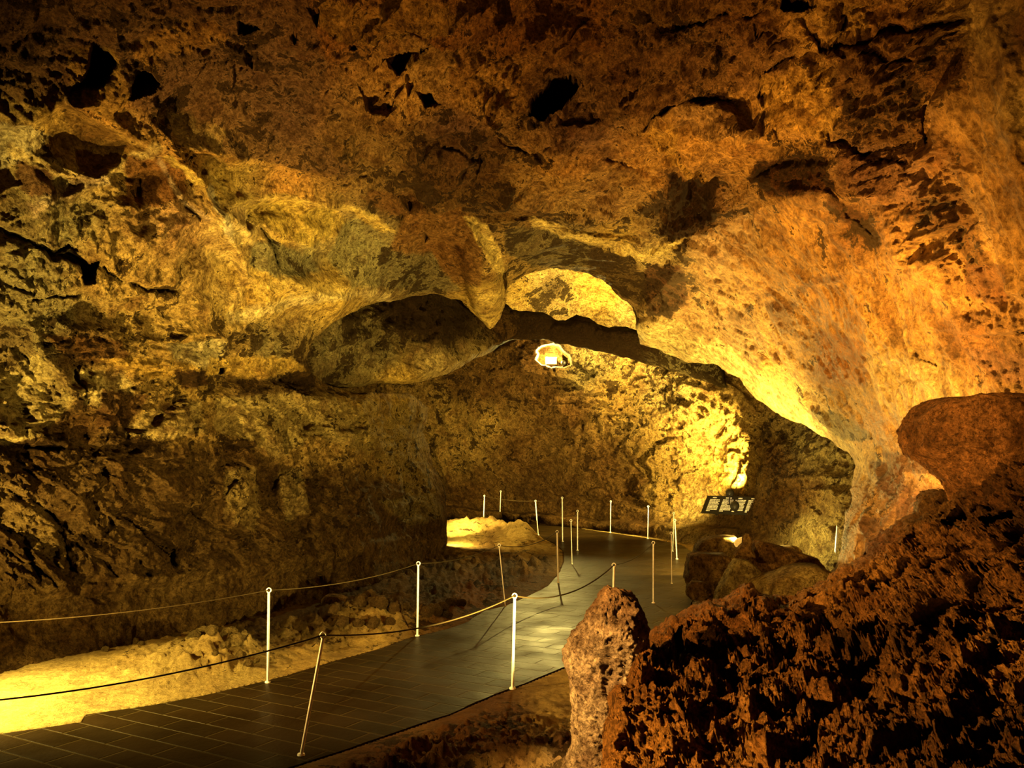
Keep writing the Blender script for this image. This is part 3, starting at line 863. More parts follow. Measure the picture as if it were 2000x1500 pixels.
CP1 = [
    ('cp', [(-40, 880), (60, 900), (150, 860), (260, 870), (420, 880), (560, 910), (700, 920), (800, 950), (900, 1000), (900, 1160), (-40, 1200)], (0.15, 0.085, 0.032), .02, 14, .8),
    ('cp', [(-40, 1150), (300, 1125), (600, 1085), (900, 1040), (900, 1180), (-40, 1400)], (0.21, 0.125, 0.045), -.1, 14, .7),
    # dark crusty ceiling bounded by the coated vault on the left
    ('cp', [(-40, -40), (600, -40), (640, 120), (600, 240), (700, 330), (600, 330), (480, 300), (380, 270), (260, 200), (230, 190), (130, 185), (-40, 195)], (0.20, 0.105, 0.055), .10, 10, .75),
    ('cp', [(255, 100), (300, 60), (420, 30), (450, 60), (400, 90), (330, 105), (280, 150)], (0.40, 0.20, 0.05), .0, 8, .7),
    ('cp', [(620, -20), (900, -20), (880, 40), (760, 70), (680, 60), (620, 30)], (0.42, 0.24, 0.06), .0, 8, .7),
    ('cp', [(780, 60), (900, 80), (880, 140), (840, 180), (790, 120)], (0.52, 0.30, 0.10), -.05, 8, .7),
    ('cp', [(330, 225), (400, 232), (440, 250), (420, 280), (350, 275), (325, 250)], (0.42, 0.27, 0.10), .0, 6, .8),
    ('cp', [(130, 90), (220, 95), (250, 180), (230, 240), (310, 270), (300, 290), (230, 250), (140, 190)], (0.34, 0.19, 0.05), -.1, 6, .9),
    ('cp', [(60, 180), (120, 195), (200, 240), (290, 290), (200, 345), (130, 330), (90, 270)], (0.46, 0.28, 0.07), -.1, 8, .7),
    ('cp', [(110, 190), (170, 220), (240, 270), (290, 290), (240, 310), (150, 280)], (0.20, 0.10, 0.03), -.0, 8, .7),
    ('cp', [(-20, 240), (40, 235), (100, 265), (60, 300), (0, 330), (-20, 330)], (0.62, 0.52, 0.30), -.1, 5, .8),
    ('cl', [(20, 290), (80, 325), (150, 345), (195, 355), (245, 325), (300, 286)], CRM, -.2, 12, .9),  # pale rib lines from here: cream coating, with edge light painted in
    ('cl', [(60, 410), (130, 370), (200, 345)], (0.62, 0.46, 0.28), -.2, 16, .8),
    ('cp', [(30, 310), (90, 330), (105, 380), (50, 390), (25, 350)], (0.20, 0.085, 0.04), .0, 7, .8),
    ('cp', [(250, 310), (350, 310), (360, 370), (300, 400), (240, 390)], (0.24, 0.10, 0.03), .0, 7, .9),
    ('cl', [(305, 305), (315, 340), (340, 385), (390, 425)], (0.60, 0.42, 0.26), -.2, 6, .8),
    ('cl', [(320, 300), (350, 320), (380, 352)], (0.80, 0.58, 0.15), -.3, 9, .9),
    ('cl', [(398, 360), (408, 400), (425, 440), (440, 470)], (0.78, 0.66, 0.40), -.3, 9, .9),
    ('cl', [(430, 470), (470, 510), (485, 545), (460, 590), (420, 560)], (0.72, 0.50, 0.18), -.3, 14, .8),
    ('cl', [(400, 330), (450, 385), (520, 378), (600, 388), (690, 410), (740, 435)], (0.75, 0.54, 0.16), -.2, 7, .8),
    ('cp', [(470, 395), (560, 385), (650, 405), (680, 440), (600, 480), (520, 440), (480, 430)], (0.60, 0.42, 0.09), -.1, 10, .7),
    ('cp', [(480, 470), (520, 465), (600, 500), (620, 530), (540, 545), (490, 520)], (0.30, 0.27, 0.14), .1, 8, .9),
    ('cl', [(450, 620), (540, 590), (620, 575), (700, 565), (760, 585)], (0.76, 0.60, 0.28), -.3, 14, .8),
    ('cl', [(500, 560), (560, 545), (620, 560), (700, 555)], (0.70, 0.50, 0.15), -.2, 12, .7),
    ('cp', [(700, 370), (800, 360), (860, 400), (780, 430), (720, 400)], (0.20, 0.09, 0.03), .05, 8, .8),
    ('cp', [(690, 410), (730, 425), (770, 450), (745, 455), (700, 430)], (0.76, 0.54, 0.15), -.2, 6, .9),
    ('cp', [(660, 440), (700, 430), (760, 480), (760, 560), (680, 560), (640, 500)], (0.38, 0.33, 0.16), .05, 10, .8),
    ('cp', [(790, 420), (900, 400), (940, 470), (940, 560), (900, 560), (830, 530), (760, 480)], (0.26, 0.12, 0.035), .0, 10, .85),
    ('cp', [(740, 480), (840, 500), (900, 570), (840, 570), (740, 560)], (0.28, 0.24, 0.12), .14, 10, .8),
    ('cp', [(930, 570), (985, 560), (985, 600), (955, 640), (930, 615)], (0.74, 0.52, 0.16), -.2, 6, .9),  # lit side of the pillar painted yellow
    ('cp', [(905, 425), (950, 440), (980, 500), (985, 545), (960, 520), (930, 480)], (0.76, 0.56, 0.18), -.2, 5, .9),  # lit edge of the ridge painted yellow
    ('cp', [(990, 450), (1100, 450), (1180, 490), (1150, 520), (1040, 520), (985, 490)], (0.26, 0.21, 0.10), .16, 8, .9),
    ('cp', [(1020, 428), (1110, 438), (1150, 460), (1190, 475), (1260, 488), (1330, 470), (1350, 460), (1300, 500), (1240, 500), (1150, 478), (1050, 450)], (0.76, 0.56, 0.20), -.2, 5, .9),  # rim lit from below, its light painted into the colour
    ('cp', [(1150, 480), (1240, 500), (1270, 560), (1250, 600), (1200, 560), (1150, 530)], (0.20, 0.13, 0.05), .2, 6, .9),
    ('cp', [(1270, 510), (1330, 520), (1345, 580), (1310, 620), (1262, 620), (1255, 560)], (0.19, 0.085, 0.04), .2, 6, .9),
    ('cp', [(1030, 140), (1160, 130), (1230, 180), (1230, 240), (1080, 245), (1020, 230)], (0.22, 0.11, 0.05), .05, 12, .7),
    ('cp', [(1180, 60), (1500, 40), (1560, 110), (1500, 170), (1380, 190), (1230, 220), (1180, 140)], (0.26, 0.12, 0.05), .04, 14, .7),
    ('cp', [(1250, 250), (1330, 230), (1320, 300), (1400, 350), (1360, 350), (1290, 290)], (0.60, 0.33, 0.07), -.2, 8, .8),  # lit lower left edge of the bulge, painted in
    ('cp', [(1310, 210), (1440, 200), (1500, 220), (1500, 260), (1400, 260), (1320, 250)], (0.34, 0.19, 0.08), -.1, 8, .7),
    ('cp', [(1480, 150), (1620, 130), (1630, 220), (1560, 260), (1500, 220)], (0.56, 0.30, 0.06), -.1, 10, .7),
    ('cp', [(1590, 80), (1880, 60), (1860, 140), (1800, 200), (1810, 280), (1700, 280), (1620, 220), (1640, 130)], (0.22, 0.10, 0.035), .08, 12, .8),
    ('cp', [(1560, 30), (1680, 10), (1700, 60), (1620, 75)], (0.50, 0.27, 0.07), -.1, 8, .7), ('cp', [(1600, 210), (1650, 200), (1620, 270), (1560, 260)], (0.58, 0.32, 0.07), -.1, 8, .7),
    ('cp', [(1480, 310), (1620, 300), (1640, 370), (1560, 380), (1500, 380), (1460, 350)], (0.14, 0.05, 0.02), .2, 8, .9),
    ('cp', [(1620, 380), (1680, 420), (1720, 480), (1690, 490), (1650, 440), (1610, 400)], (0.15, 0.06, 0.025), .2, 8, .9),
    ('cp', [(1640, 290), (1800, 300), (1840, 380), (1760, 400), (1660, 370)], (0.28, 0.13, 0.06), .02, 10, .8),
    ('cp', [(1760, 400), (1880, 370), (1930, 500), (1925, 560), (1850, 460), (1780, 430)], (0.24, 0.10, 0.03), .12, 10, .8),
    ('cp', [(1300, 330), (1400, 350), (1400, 430), (1340, 470), (1290, 450), (1320, 400)], (0.10, 0.045, 0.02), .25, 8, .9),
    ('cp', [(840, 260), (960, 255), (1000, 300), (960, 350), (880, 360), (800, 330), (800, 280)], (0.16, 0.075, 0.03), .1, 10, .7),
    ('cp', [(1000, 330), (1200, 310), (1280, 350), (1240, 420), (1080, 420), (1000, 390)], (0.42, 0.24, 0.08), .0, 12, .7),
    # middle band of the left wall: pale coating flaking off dark rock
    ('cp', [(-20, 700), (60, 680), (110, 730), (140, 790), (80, 850), (0, 870), (-20, 860)], (0.66, 0.50, 0.20), -.1, 8, .85),
    ('cp', [(-20, 630), (60, 640), (70, 690), (30, 730), (-20, 730)], (0.26, 0.17, 0.07), .05, 8, .8),
    ('cp', [(80, 650), (230, 660), (260, 700), (180, 710), (120, 690)], (0.18, 0.085, 0.03), .1, 8, .9),
    ('cp', [(140, 720), (240, 730), (260, 770), (200, 800), (150, 780)], (0.62, 0.47, 0.20), -.05, 7, .85),
    ('cp', [(190, 700), (280, 695), (340, 730), (300, 740), (230, 720)], (0.64, 0.40, 0.09), -.05, 6, .85),
    ('cp', [(330, 720), (400, 720), (410, 750), (360, 760)], (0.15, 0.07, 0.03), .2, 6, .9), ('cp', [(190, 760), (290, 770), (250, 830), (180, 840)], (0.17, 0.08, 0.03), .1, 7, .9),
    ('cp', [(280, 800), (380, 780), (390, 850), (300, 860), (240, 850)], (0.58, 0.43, 0.17), -.0, 8, .8), ('cp', [(310, 790), (335, 785), (325, 810)], (0.15, 0.07, 0.03), .1, 5, .9),
    ('cp', [(310, 670), (440, 660), (420, 720), (330, 700)], (0.60, 0.50, 0.26), .02, 8, .8), ('cp', [(400, 700), (560, 690), (600, 720), (500, 735), (400, 730)], (0.62, 0.40, 0.09), -.05, 7, .8),
    ('cp', [(415, 775), (640, 770), (700, 800), (700, 880), (600, 850), (540, 900), (480, 860), (420, 840)], (0.56, 0.42, 0.16), .02, 9, .8),
    ('cp', [(700, 780), (820, 790), (830, 880), (860, 960), (820, 1000), (760, 900), (700, 880)], (0.50, 0.36, 0.12), .06, 9, .8),
    ('cp', [(440, 920), (500, 915), (510, 990), (490, 1040), (440, 1010), (430, 960)], (0.44, 0.30, 0.11), .02, 7, .8), ('cp', [(545, 920), (590, 915), (600, 1000), (560, 1020)], (0.46, 0.33, 0.13), .08, 7, .8),
    ('cp', [(740, 980), (850, 960), (868, 1010), (800, 1030)], (0.40, 0.31, 0.13), .08, 8, .8),
    ('cp', [(-20, 930), (60, 960), (130, 1050), (120, 1120), (40, 1060), (-20, 1040)], (0.34, 0.22, 0.08), -.02, 9, .7),
    # wet right wall
    ('cp', [(1400, 620), (1460, 600), (1500, 680), (1480, 720), (1420, 670)], (0.30, 0.18, 0.10), .05, 8, .6), ('cp', [(1490, 590), (1540, 600), (1550, 660), (1500, 640)], (0.30, 0.16, 0.08), .05, 8, .7),
    ('cp', [(1580, 650), (1690, 660), (1700, 750), (1640, 760), (1590, 720)], (0.40, 0.17, 0.05), .0, 10, .7), ('cl', [(1545, 575), (1580, 553), (1640, 545)], (0.28, 0.15, 0.08), .0, 9, .8),
    ('cp', [(1880, 510), (1960, 520), (1960, 600), (1880, 580)], (0.28, 0.11, 0.04), .05, 8, .8), ('cp', [(1870, 680), (1990, 690), (2010, 760), (1930, 740)], (0.22, 0.10, 0.05), .0, 9, .8),
    ('cp', [(1690, 690), (1800, 700), (1870, 770), (1760, 840), (1690, 760)], (0.60, 0.42, 0.18), -.1, 9, .7),
    ('cl', [(1250, 650), (1330, 690), (1420, 700), (1480, 760), (1560, 810), (1650, 870)], (0.74, 0.60, 0.26), -.1, 18, .8),  # light along the arch rim painted as a pale line
    ('cp', [(1580, 800), (1640, 810), (1700, 860), (1640, 860)], (0.28, 0.24, 0.12), .1, 7, .8), ('cp', [(1700, 880), (1790, 890), (1830, 930), (1740, 920)], (0.17, 0.075, 0.05), .05, 6, .8),
    ('cp', [(1690, 900), (1760, 910), (1770, 960), (1720, 970)], (0.16, 0.07, 0.05), .05, 6, .85), ('cp', [(1760, 970), (1830, 960), (1830, 1010), (1780, 1040), (1740, 1010)], (0.18, 0.08, 0.055), .02, 6, .85),
    ('cp', [(1680, 1010), (1740, 1000), (1720, 1060), (1680, 1050)], (0.17, 0.075, 0.05), .02, 6, .85),
]
dep1 = tps(CTRL1)
CEILP = [(560, -500), (600, 330), (760, 420), (1000, 410), (1150, 420), (1330, 460), (1460, 380), (1640, 370), (1760, 540), (1925, 540), (1822, 250), (1890, 60), (1897, -500)]
BANDP = [(-400, 600), (100, 600), (430, 640), (800, 640), (830, 900), (700, 910), (400, 870), (150, 850), (-400, 880)]
LOWP = [(-400, 900), (150, 880), (460, 900), (700, 930), (800, 1000), (430, 1110), (80, 1150), (-400, 1180)]
VAULTP = [(-400, 300), (120, 400), (400, 420), (400, 600), (100, 600), (-400, 600)]


def shell_extra(Pm, U, V):
    return (ledges(U, V, -24, 62, .36, CEILP, 30, 601) + ledges(U, V, -20, 26, .12, CEILP, 30, 611)
            + ledges(U, V, -6, 44, .19, BANDP, 25, 621) + ledges(U, V, -6, 18, .08, BANDP, 25, 625)
            + ledges(U, V, 42, 46, .22, LOWP, 25, 631) + ledges(U, V, 30, 20, .09, LOWP, 25, 635)
            + ledges(U, V, -28, 50, .15, VAULTP, 25, 641))


print('shell...')
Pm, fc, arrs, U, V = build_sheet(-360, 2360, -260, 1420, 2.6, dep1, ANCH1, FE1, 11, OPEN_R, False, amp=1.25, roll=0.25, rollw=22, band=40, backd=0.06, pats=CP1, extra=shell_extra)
cu = U[fc].mean(1)
cv = V[fc].mean(1)
LEFTP = [(-900, 610), (0, 605), (200, 640), (430, 660), (432, 700), (700, 700), (1000, 760), (1000, 1800), (-900, 1800)]
RIGHTP = [(1150, 700), (1246, 640), (1262, 600), (1330, 520), (1345, 468), (1460, 420), (1580, 370), (1650, 385), (1740, 380), (1815, 290), (1812, 200), (1880, 140), (1900, 60), (1895, -60), (1900, -700), (3000, -700), (3000, 2000), (1150, 2000)]
inl = inside(cu, cv, LEFTP)
inr = inside(cu, cv, RIGHTP)
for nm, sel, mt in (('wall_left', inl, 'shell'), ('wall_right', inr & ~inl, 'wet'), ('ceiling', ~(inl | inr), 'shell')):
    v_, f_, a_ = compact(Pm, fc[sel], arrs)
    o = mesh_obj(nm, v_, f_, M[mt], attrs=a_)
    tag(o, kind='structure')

# ------------------------------------------------------------------ middle ceiling and dark lintel
MID = [(380, 560), (700, 540), (960, 560), (1000, 604), (1030, 606), (1062, 612), (1086, 624), (1105, 622), (1125, 612), (1150, 618), (1165, 634), (1190, 640), (1225, 634), (1250, 645),
       (1400, 690), (1420, 760), (1300, 720), (1180, 690), (1100, 672), (1050, 662), (1005, 664), (950, 690), (905, 716), (860, 738), (800, 750), (740, 752), (650, 758), (560, 770), (470, 790), (380, 780)]
MID_R = rough_poly(MID, 8, 5, 9)
CTRL2 = [(380, 560, 11.5), (380, 800, 11.8), (520, 640, 13.0), (520, 760, 13.4), (600, 700, 13.9), (700, 590, 15.4), (700, 680, 15.3), (700, 760, 15.9), (850, 580, 17.8), (850, 660, 17.3), (850, 730, 17.5),
         (960, 580, 21.0), (960, 680, 20.0), (1000, 610, 20.8), (1080, 660, 22.2), (1150, 620, 21.5), (1250, 645, 21.4), (1250, 700, 22.6), (1400, 700, 21.2), (1420, 760, 21.0)]
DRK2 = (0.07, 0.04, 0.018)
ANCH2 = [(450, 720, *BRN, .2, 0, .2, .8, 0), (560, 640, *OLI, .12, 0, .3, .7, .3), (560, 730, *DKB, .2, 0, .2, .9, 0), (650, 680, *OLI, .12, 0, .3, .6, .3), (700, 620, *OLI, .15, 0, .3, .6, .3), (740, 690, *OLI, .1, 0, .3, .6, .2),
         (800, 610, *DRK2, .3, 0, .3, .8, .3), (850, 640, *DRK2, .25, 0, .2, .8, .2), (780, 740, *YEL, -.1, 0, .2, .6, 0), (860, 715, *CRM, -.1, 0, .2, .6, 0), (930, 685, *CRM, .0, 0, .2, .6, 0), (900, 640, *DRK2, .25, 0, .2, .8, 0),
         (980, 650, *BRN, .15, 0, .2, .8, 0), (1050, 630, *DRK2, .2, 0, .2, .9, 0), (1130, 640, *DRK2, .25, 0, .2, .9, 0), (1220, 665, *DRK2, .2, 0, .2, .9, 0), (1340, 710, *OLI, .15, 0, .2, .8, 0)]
FE2 = [('c', [(600, 770), (700, 748), (780, 742), (860, 722), (930, 692), (1000, 662)], 24, 10, -.35), ('c', [(560, 690), (660, 672), (760, 650), (860, 640)], 20, 6, -.2),
       ('c', [(600, 640), (720, 625), (800, 600)], 20, 5, -.2), ('c', [(640, 720), (740, 700), (830, 690)], 16, 6, -.15), ('b', 1125, 645, 50, 20, 0, -.3, 'dome'), ('b', 1210, 660, 50, 20, 10, -.3, 'dome')]
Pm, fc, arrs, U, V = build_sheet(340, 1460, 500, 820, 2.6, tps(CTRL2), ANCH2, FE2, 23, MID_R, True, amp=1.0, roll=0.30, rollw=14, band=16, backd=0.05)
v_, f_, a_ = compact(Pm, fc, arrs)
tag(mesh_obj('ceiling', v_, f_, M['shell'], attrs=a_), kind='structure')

# ------------------------------------------------------------------ bright dome beyond the arch
CTRL3 = [(880, 380, 20.0), (1340, 380, 20.0), (880, 720, 26.5), (1340, 720, 25.5), (1100, 560, 24.4), (1200, 610, 25.4), (1000, 600, 24.4), (1100, 450, 21.5)]
ANCH3 = [(1020, 560, *YEL, .05, 0, .4, .4, 0), (1080, 565, *OLI, .32, 0, .3, .6, .3), (1100, 600, *CRM, .1, 0, .3, .5, .2), (1180, 580, *YEL, -.15, 0, .4, .2, 0), (1220, 610, *CRM, -.15, 0, .4, .2, 0), (1060, 540, *CRM, -.1, 0, .4, .2, 0), (1150, 555, *YEL, -.1, 0, .4, .2, 0)]
Pm, fc, arrs, U, V = build_sheet(870, 1350, 400, 700, 2.8, tps(CTRL3), ANCH3, [], 31, None, amp=.9)
v_, f_, a_ = compact(Pm, fc, arrs)
tag(mesh_obj('ceiling', v_, f_, M['shell'], attrs=a_), kind='structure')

# ------------------------------------------------------------------ back wall
CTRL4 = [(640, 640, 29.5), (640, 1080, 31), (800, 700, 27.5), (800, 1060, 30.5), (870, 780, 27.3), (870, 900, 28.4), (870, 1000, 30.0), (960, 720, 25.4), (960, 900, 27.4), (960, 1010, 28.6),
         (1080, 680, 24.6), (1080, 850, 25.8), (1080, 1020, 26.6), (1200, 700, 24.8), (1200, 850, 24.6), (1200, 1030, 24.8), (1300, 720, 23.6), (1300, 850, 23.6), (1300, 1045, 22.8),
         (1400, 760, 22.2), (1400, 900, 22.8), (1400, 1005, 21.8), (1500, 820, 20.6), (1510, 920, 19.6), (1500, 1040, 18.6), (1500, 1120, 17.4), (1600, 880, 17.6), (1600, 960, 16.6), (1600, 1040, 16.0), (1600, 1120, 15.6),
         (1700, 900, 15.6), (1700, 1120, 14.6), (1850, 900, 13.0), (1850, 1150, 12.5)]
ANCH4 = [(900, 760, *BRN, .1, 0, .2, .8, 0), (880, 800, *TAN, .08, 0, .1, .9, 0), (960, 760, *BRN, .1, 0, .2, .7, 0), (950, 830, *TAN, .1, 0, .1, .9, 0), (900, 880, *TAN, .12, 0, .1, .9, 0), (1000, 880, *BRN, .08, 0, .1, .8, 0),
         (1050, 940, *DKB, .0, .1, .1, .5, .3), (930, 960, *BRN, .0, .1, .1, .5, .2), (1120, 800, *BRN, .1, 0, .2, .9, 0), (1140, 720, *OLI, .12, 0, .2, .9, 0), (1060, 760, *BRN, .05, 0, .2, .8, 0), (1030, 690, *BRN, .15, 0, .2, .8, 0),
         (1180, 900, *BRN, .05, .1, .1, .8, .1), (1200, 780, *TAN, .12, 0, .1, .9, 0), (1300, 760, *CRM, .12, 0, .1, .9, 0), (1300, 880, *TAN, .05, 0, .1, .9, 0), (1400, 820, *TAN, .02, 0, .1, .9, 0), (1430, 920, *YEL, .0, 0, .1, .8, 0), (1300, 960, *TAN, .05, 0, .1, .9, 0),
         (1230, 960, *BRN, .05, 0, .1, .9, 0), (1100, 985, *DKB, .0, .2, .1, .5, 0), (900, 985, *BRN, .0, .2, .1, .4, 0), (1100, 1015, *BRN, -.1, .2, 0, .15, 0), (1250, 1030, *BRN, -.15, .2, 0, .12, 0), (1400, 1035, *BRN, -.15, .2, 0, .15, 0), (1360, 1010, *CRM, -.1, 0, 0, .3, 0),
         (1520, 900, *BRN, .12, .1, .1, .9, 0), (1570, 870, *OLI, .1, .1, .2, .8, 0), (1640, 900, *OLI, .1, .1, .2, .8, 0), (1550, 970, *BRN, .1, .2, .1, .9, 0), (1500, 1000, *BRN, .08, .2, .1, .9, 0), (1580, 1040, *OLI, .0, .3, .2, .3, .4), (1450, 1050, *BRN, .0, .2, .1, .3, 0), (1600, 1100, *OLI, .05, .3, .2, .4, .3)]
DRK = (0.055, 0.030, 0.014)
NICHE = [(1048, 684), (1062, 674), (1082, 670), (1094, 672), (1100, 682), (1108, 690), (1116, 700), (1120, 712), (1104, 718), (1076, 718), (1056, 716), (1045, 704)]
FE4 = [('p', NICHE, 1.6, 5),
       # low bench that runs along the foot of the wall
       ('p', [(600, 978), (860, 990), (950, 995), (1050, 1003), (1150, 1012), (1250, 1019), (1330, 1021), (1400, 1024), (1440, 1030), (1440, 1300), (600, 1300)], -.8, 4),
       ('c', [(1040, 1030), (1150, 1030), (1250, 1042), (1300, 1050)], 3, 4, .15),
       ('c', [(845, 860), (870, 930), (890, 980)], 10, 8, -.5), ('c', [(862, 800), (880, 850), (860, 880)], 10, 6, -.3), ('c', [(1140, 820), (1135, 900), (1120, 960)], 6, 6, .25),
       ('c', [(1250, 930), (1220, 960), (1260, 970)], 12, 8, .35), ('c', [(1290, 960), (1330, 950), (1345, 975)], 8, 10, -.2), ('b', 1165, 965, 20, 14, 0, -.3, 'dome'), ('b', 1140, 980, 60, 14, 5, .25, 's'),
       ('c', [(1250, 690), (1330, 720), (1400, 735), (1450, 780), (1500, 830)], 6, 30, -.4), ('c', [(1320, 745), (1400, 770), (1430, 800)], 16, 6, -.3), ('c', [(1350, 780), (1420, 815), (1480, 880)], 18, 8, -.25),
       ('c', [(1495, 850), (1492, 900), (1488, 960), (1470, 1000), (1440, 1010)], 70, 5, -.55), ('c', [(1500, 940), (1560, 935), (1640, 930)], 8, 14, -.25), ('c', [(1520, 980), (1600, 960), (1650, 965)], 6, 14, -.2),
       ('c', [(1500, 1020), (1580, 1028), (1640, 1036)], 6, 14, -.2), ('c', [(1540, 1040), (1550, 1060), (1545, 1062)], 8, 8, -.08), ('c', [(940, 740), (1000, 720), (1050, 730), (1130, 742)], 14, 6, -.3), ('c', [(1010, 700), (1030, 740), (1045, 760)], 9, 6, -.2)]
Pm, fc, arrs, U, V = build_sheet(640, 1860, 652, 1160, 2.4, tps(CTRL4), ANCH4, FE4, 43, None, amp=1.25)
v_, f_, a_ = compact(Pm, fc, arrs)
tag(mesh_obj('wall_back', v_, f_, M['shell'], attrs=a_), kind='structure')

# ------------------------------------------------------------------ ground
PATH_L = [(-400, 1500), (-100, 1445), (0, 1433), (160, 1410), (168, 1396), (300, 1376), (390, 1360), (560, 1320), (650, 1292), (737, 1269), (807, 1244), (874, 1229), (916, 1213), (947, 1192), (986, 1184), (1030, 1165),
          (1070, 1145), (1092, 1120), (1102, 1095), (1100, 1075), (1085, 1062), (1055, 1048), (1000, 1038), (940, 1031), (870, 1023), (760, 1016)]
PATH_R = [(760, 1000), (870, 1006), (1040, 1019), (1130, 1032), (1180, 1039), (1230, 1046), (1275, 1053), (1330, 1064), (1352, 1078), (1345, 1100), (1352, 1130), (1360, 1160), (1340, 1195), (1290, 1235), (1200, 1275),
          (1098, 1304), (1031, 1332), (965, 1356), (874, 1395), (650, 1472), (560, 1500), (300, 1590), (-300, 1700)]
PATH = PATH_L + PATH_R
PATHW = [tuple(G(u, v)[:2]) for u, v in PATH]


def gp(u, v):
    q = G(u, v)
    return (q.x, q.y)


us = np.arange(-500, 2300, 3.2)
vs = np.concatenate([np.arange(972, 1100, 1.6), np.arange(1100, 1760, 2.6)])
Ug, Vg = np.meshgrid(us, vs)
nu, nv = len(us), len(vs)
Ug = Ug.ravel()
Vg = Vg.ravel()
rx, ry, rz = ray(Ug, Vg)
t = -CAM[2] / rz
gx, gy = rx * t, ry * t
Pg = np.stack([gx, gy, np.zeros_like(gx)], 1)
Dp, _, _, _ = polydist(gx, gy, PATHW, True)
inp = inside(gx, gy, PATHW)
out = np.where(inp, 0, Dp)
q = Pg.copy()
h = 0.05 * fbm(q * 0.9, 4, 0.5, 71) + 0.02 * fbm(q * 4, 4, 0.6, 72)
F1, F2, idn = worley(q * np.array([4.5, 4.5, 1]) + 0.25 * fbm(q * 3, 3, 0.5, 75)[:, None], 74)
lump = (0.55 - F1) * (idn > 0.35)
H1, _, id2 = worley(q * np.array([10, 10, 1.0]), 76)
lump2 = (0.5 - H1)
# how rubbly: dark strip left of the path, and red ground this side of it
rub = np.zeros(len(gx))
for (u, v, rr, am) in ((760, 1215, 1.1, .9), (640, 1235, .9, .8), (880, 1160, 1.8, .7), (980, 1110, 2.4, .9), (890, 1110, 1.8, .8), (420, 1285, .8, .7), (500, 1235, .9, .5), (700, 1160, 1.0, .5),
                       (800, 1490, .8, .7), (1000, 1440, .6, .5), (1050, 1500, .7, .8), (700, 1560, .8, .9), (930, 1050, 1.6, .35)):
    c = gp(u, v)
    rub = np.maximum(rub, am * np.exp(-((gx - c[0]) ** 2 + (gy - c[1]) ** 2) / rr ** 2))
fine = fbm(q * 14, 3, 0.6, 79, 'b')
h = h + rub * (0.34 * np.clip(lump, 0, 1) + 0.16 * np.clip(lump2, 0, 1) + 0.05 * fine) + 0.003 * fine
# mounds
for (u, v, rr, hh) in ((420, 1290, .55, .16), (660, 1215, .6, .16), (760, 1225, .7, .14), (250, 1300, 1.2, .08), (1000, 1470, .9, .08), (880, 1185, 1.2, .08)):
    c = gp(u, v)
    h = h + hh * np.exp(-((gx - c[0]) ** 2 + (gy - c[1]) ** 2) / rr ** 2)
rd, _, _, _ = polydist(gx, gy, [gp(800, 1040), gp(900, 1036), gp(980, 1040), gp(1050, 1052)])
rmod = 0.30 * np.exp(-(rd / 0.9) ** 2) * (1 + 1.2 * fbm(q * 1.6, 4, 0.6, 81))
h = h + rmod + np.exp(-(rd / 2.0) ** 2) * 0.10 * np.clip(lump, 0, 1)
side = sstep(out, 0.0, 0.5)
h = h * side - 0.008 * (1 - sstep(out, 0, 0.10)) + 0.004 * fine * sstep(out, 0.0, 0.1)
h = np.where(inp, -0.06, h)
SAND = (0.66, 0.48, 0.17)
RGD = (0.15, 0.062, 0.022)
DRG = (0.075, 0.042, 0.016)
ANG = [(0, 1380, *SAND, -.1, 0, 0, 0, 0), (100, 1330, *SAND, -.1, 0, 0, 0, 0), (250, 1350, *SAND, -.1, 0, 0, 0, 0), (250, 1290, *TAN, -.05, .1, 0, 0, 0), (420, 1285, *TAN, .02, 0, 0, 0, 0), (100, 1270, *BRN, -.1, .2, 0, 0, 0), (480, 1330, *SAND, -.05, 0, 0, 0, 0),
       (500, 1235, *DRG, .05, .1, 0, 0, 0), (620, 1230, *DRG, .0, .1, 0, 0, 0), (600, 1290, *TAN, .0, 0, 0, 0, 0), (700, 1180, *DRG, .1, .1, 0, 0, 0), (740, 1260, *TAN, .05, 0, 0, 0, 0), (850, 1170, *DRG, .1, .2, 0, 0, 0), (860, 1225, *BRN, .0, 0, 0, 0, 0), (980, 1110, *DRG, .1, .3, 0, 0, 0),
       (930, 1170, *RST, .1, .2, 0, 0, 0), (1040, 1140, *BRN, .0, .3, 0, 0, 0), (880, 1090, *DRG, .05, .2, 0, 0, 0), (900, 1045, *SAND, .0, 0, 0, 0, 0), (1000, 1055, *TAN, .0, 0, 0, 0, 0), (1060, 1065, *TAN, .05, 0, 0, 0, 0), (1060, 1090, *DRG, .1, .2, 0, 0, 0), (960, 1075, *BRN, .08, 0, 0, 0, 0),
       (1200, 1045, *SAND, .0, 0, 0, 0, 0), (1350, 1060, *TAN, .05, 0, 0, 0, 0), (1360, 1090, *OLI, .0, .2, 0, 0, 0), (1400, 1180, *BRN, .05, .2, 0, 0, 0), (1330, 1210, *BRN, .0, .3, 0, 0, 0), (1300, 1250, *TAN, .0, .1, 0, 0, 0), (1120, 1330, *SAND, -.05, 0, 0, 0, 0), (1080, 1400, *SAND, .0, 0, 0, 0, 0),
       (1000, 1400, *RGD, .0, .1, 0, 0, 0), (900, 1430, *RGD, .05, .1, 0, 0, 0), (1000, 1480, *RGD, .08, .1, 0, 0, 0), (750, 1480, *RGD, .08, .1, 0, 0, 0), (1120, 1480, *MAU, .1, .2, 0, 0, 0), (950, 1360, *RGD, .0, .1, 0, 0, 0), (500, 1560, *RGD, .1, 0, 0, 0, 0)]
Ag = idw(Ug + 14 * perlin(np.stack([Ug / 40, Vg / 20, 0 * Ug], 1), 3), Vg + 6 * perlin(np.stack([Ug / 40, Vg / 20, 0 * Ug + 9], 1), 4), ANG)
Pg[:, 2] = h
fg = grid_faces(nu, nv)
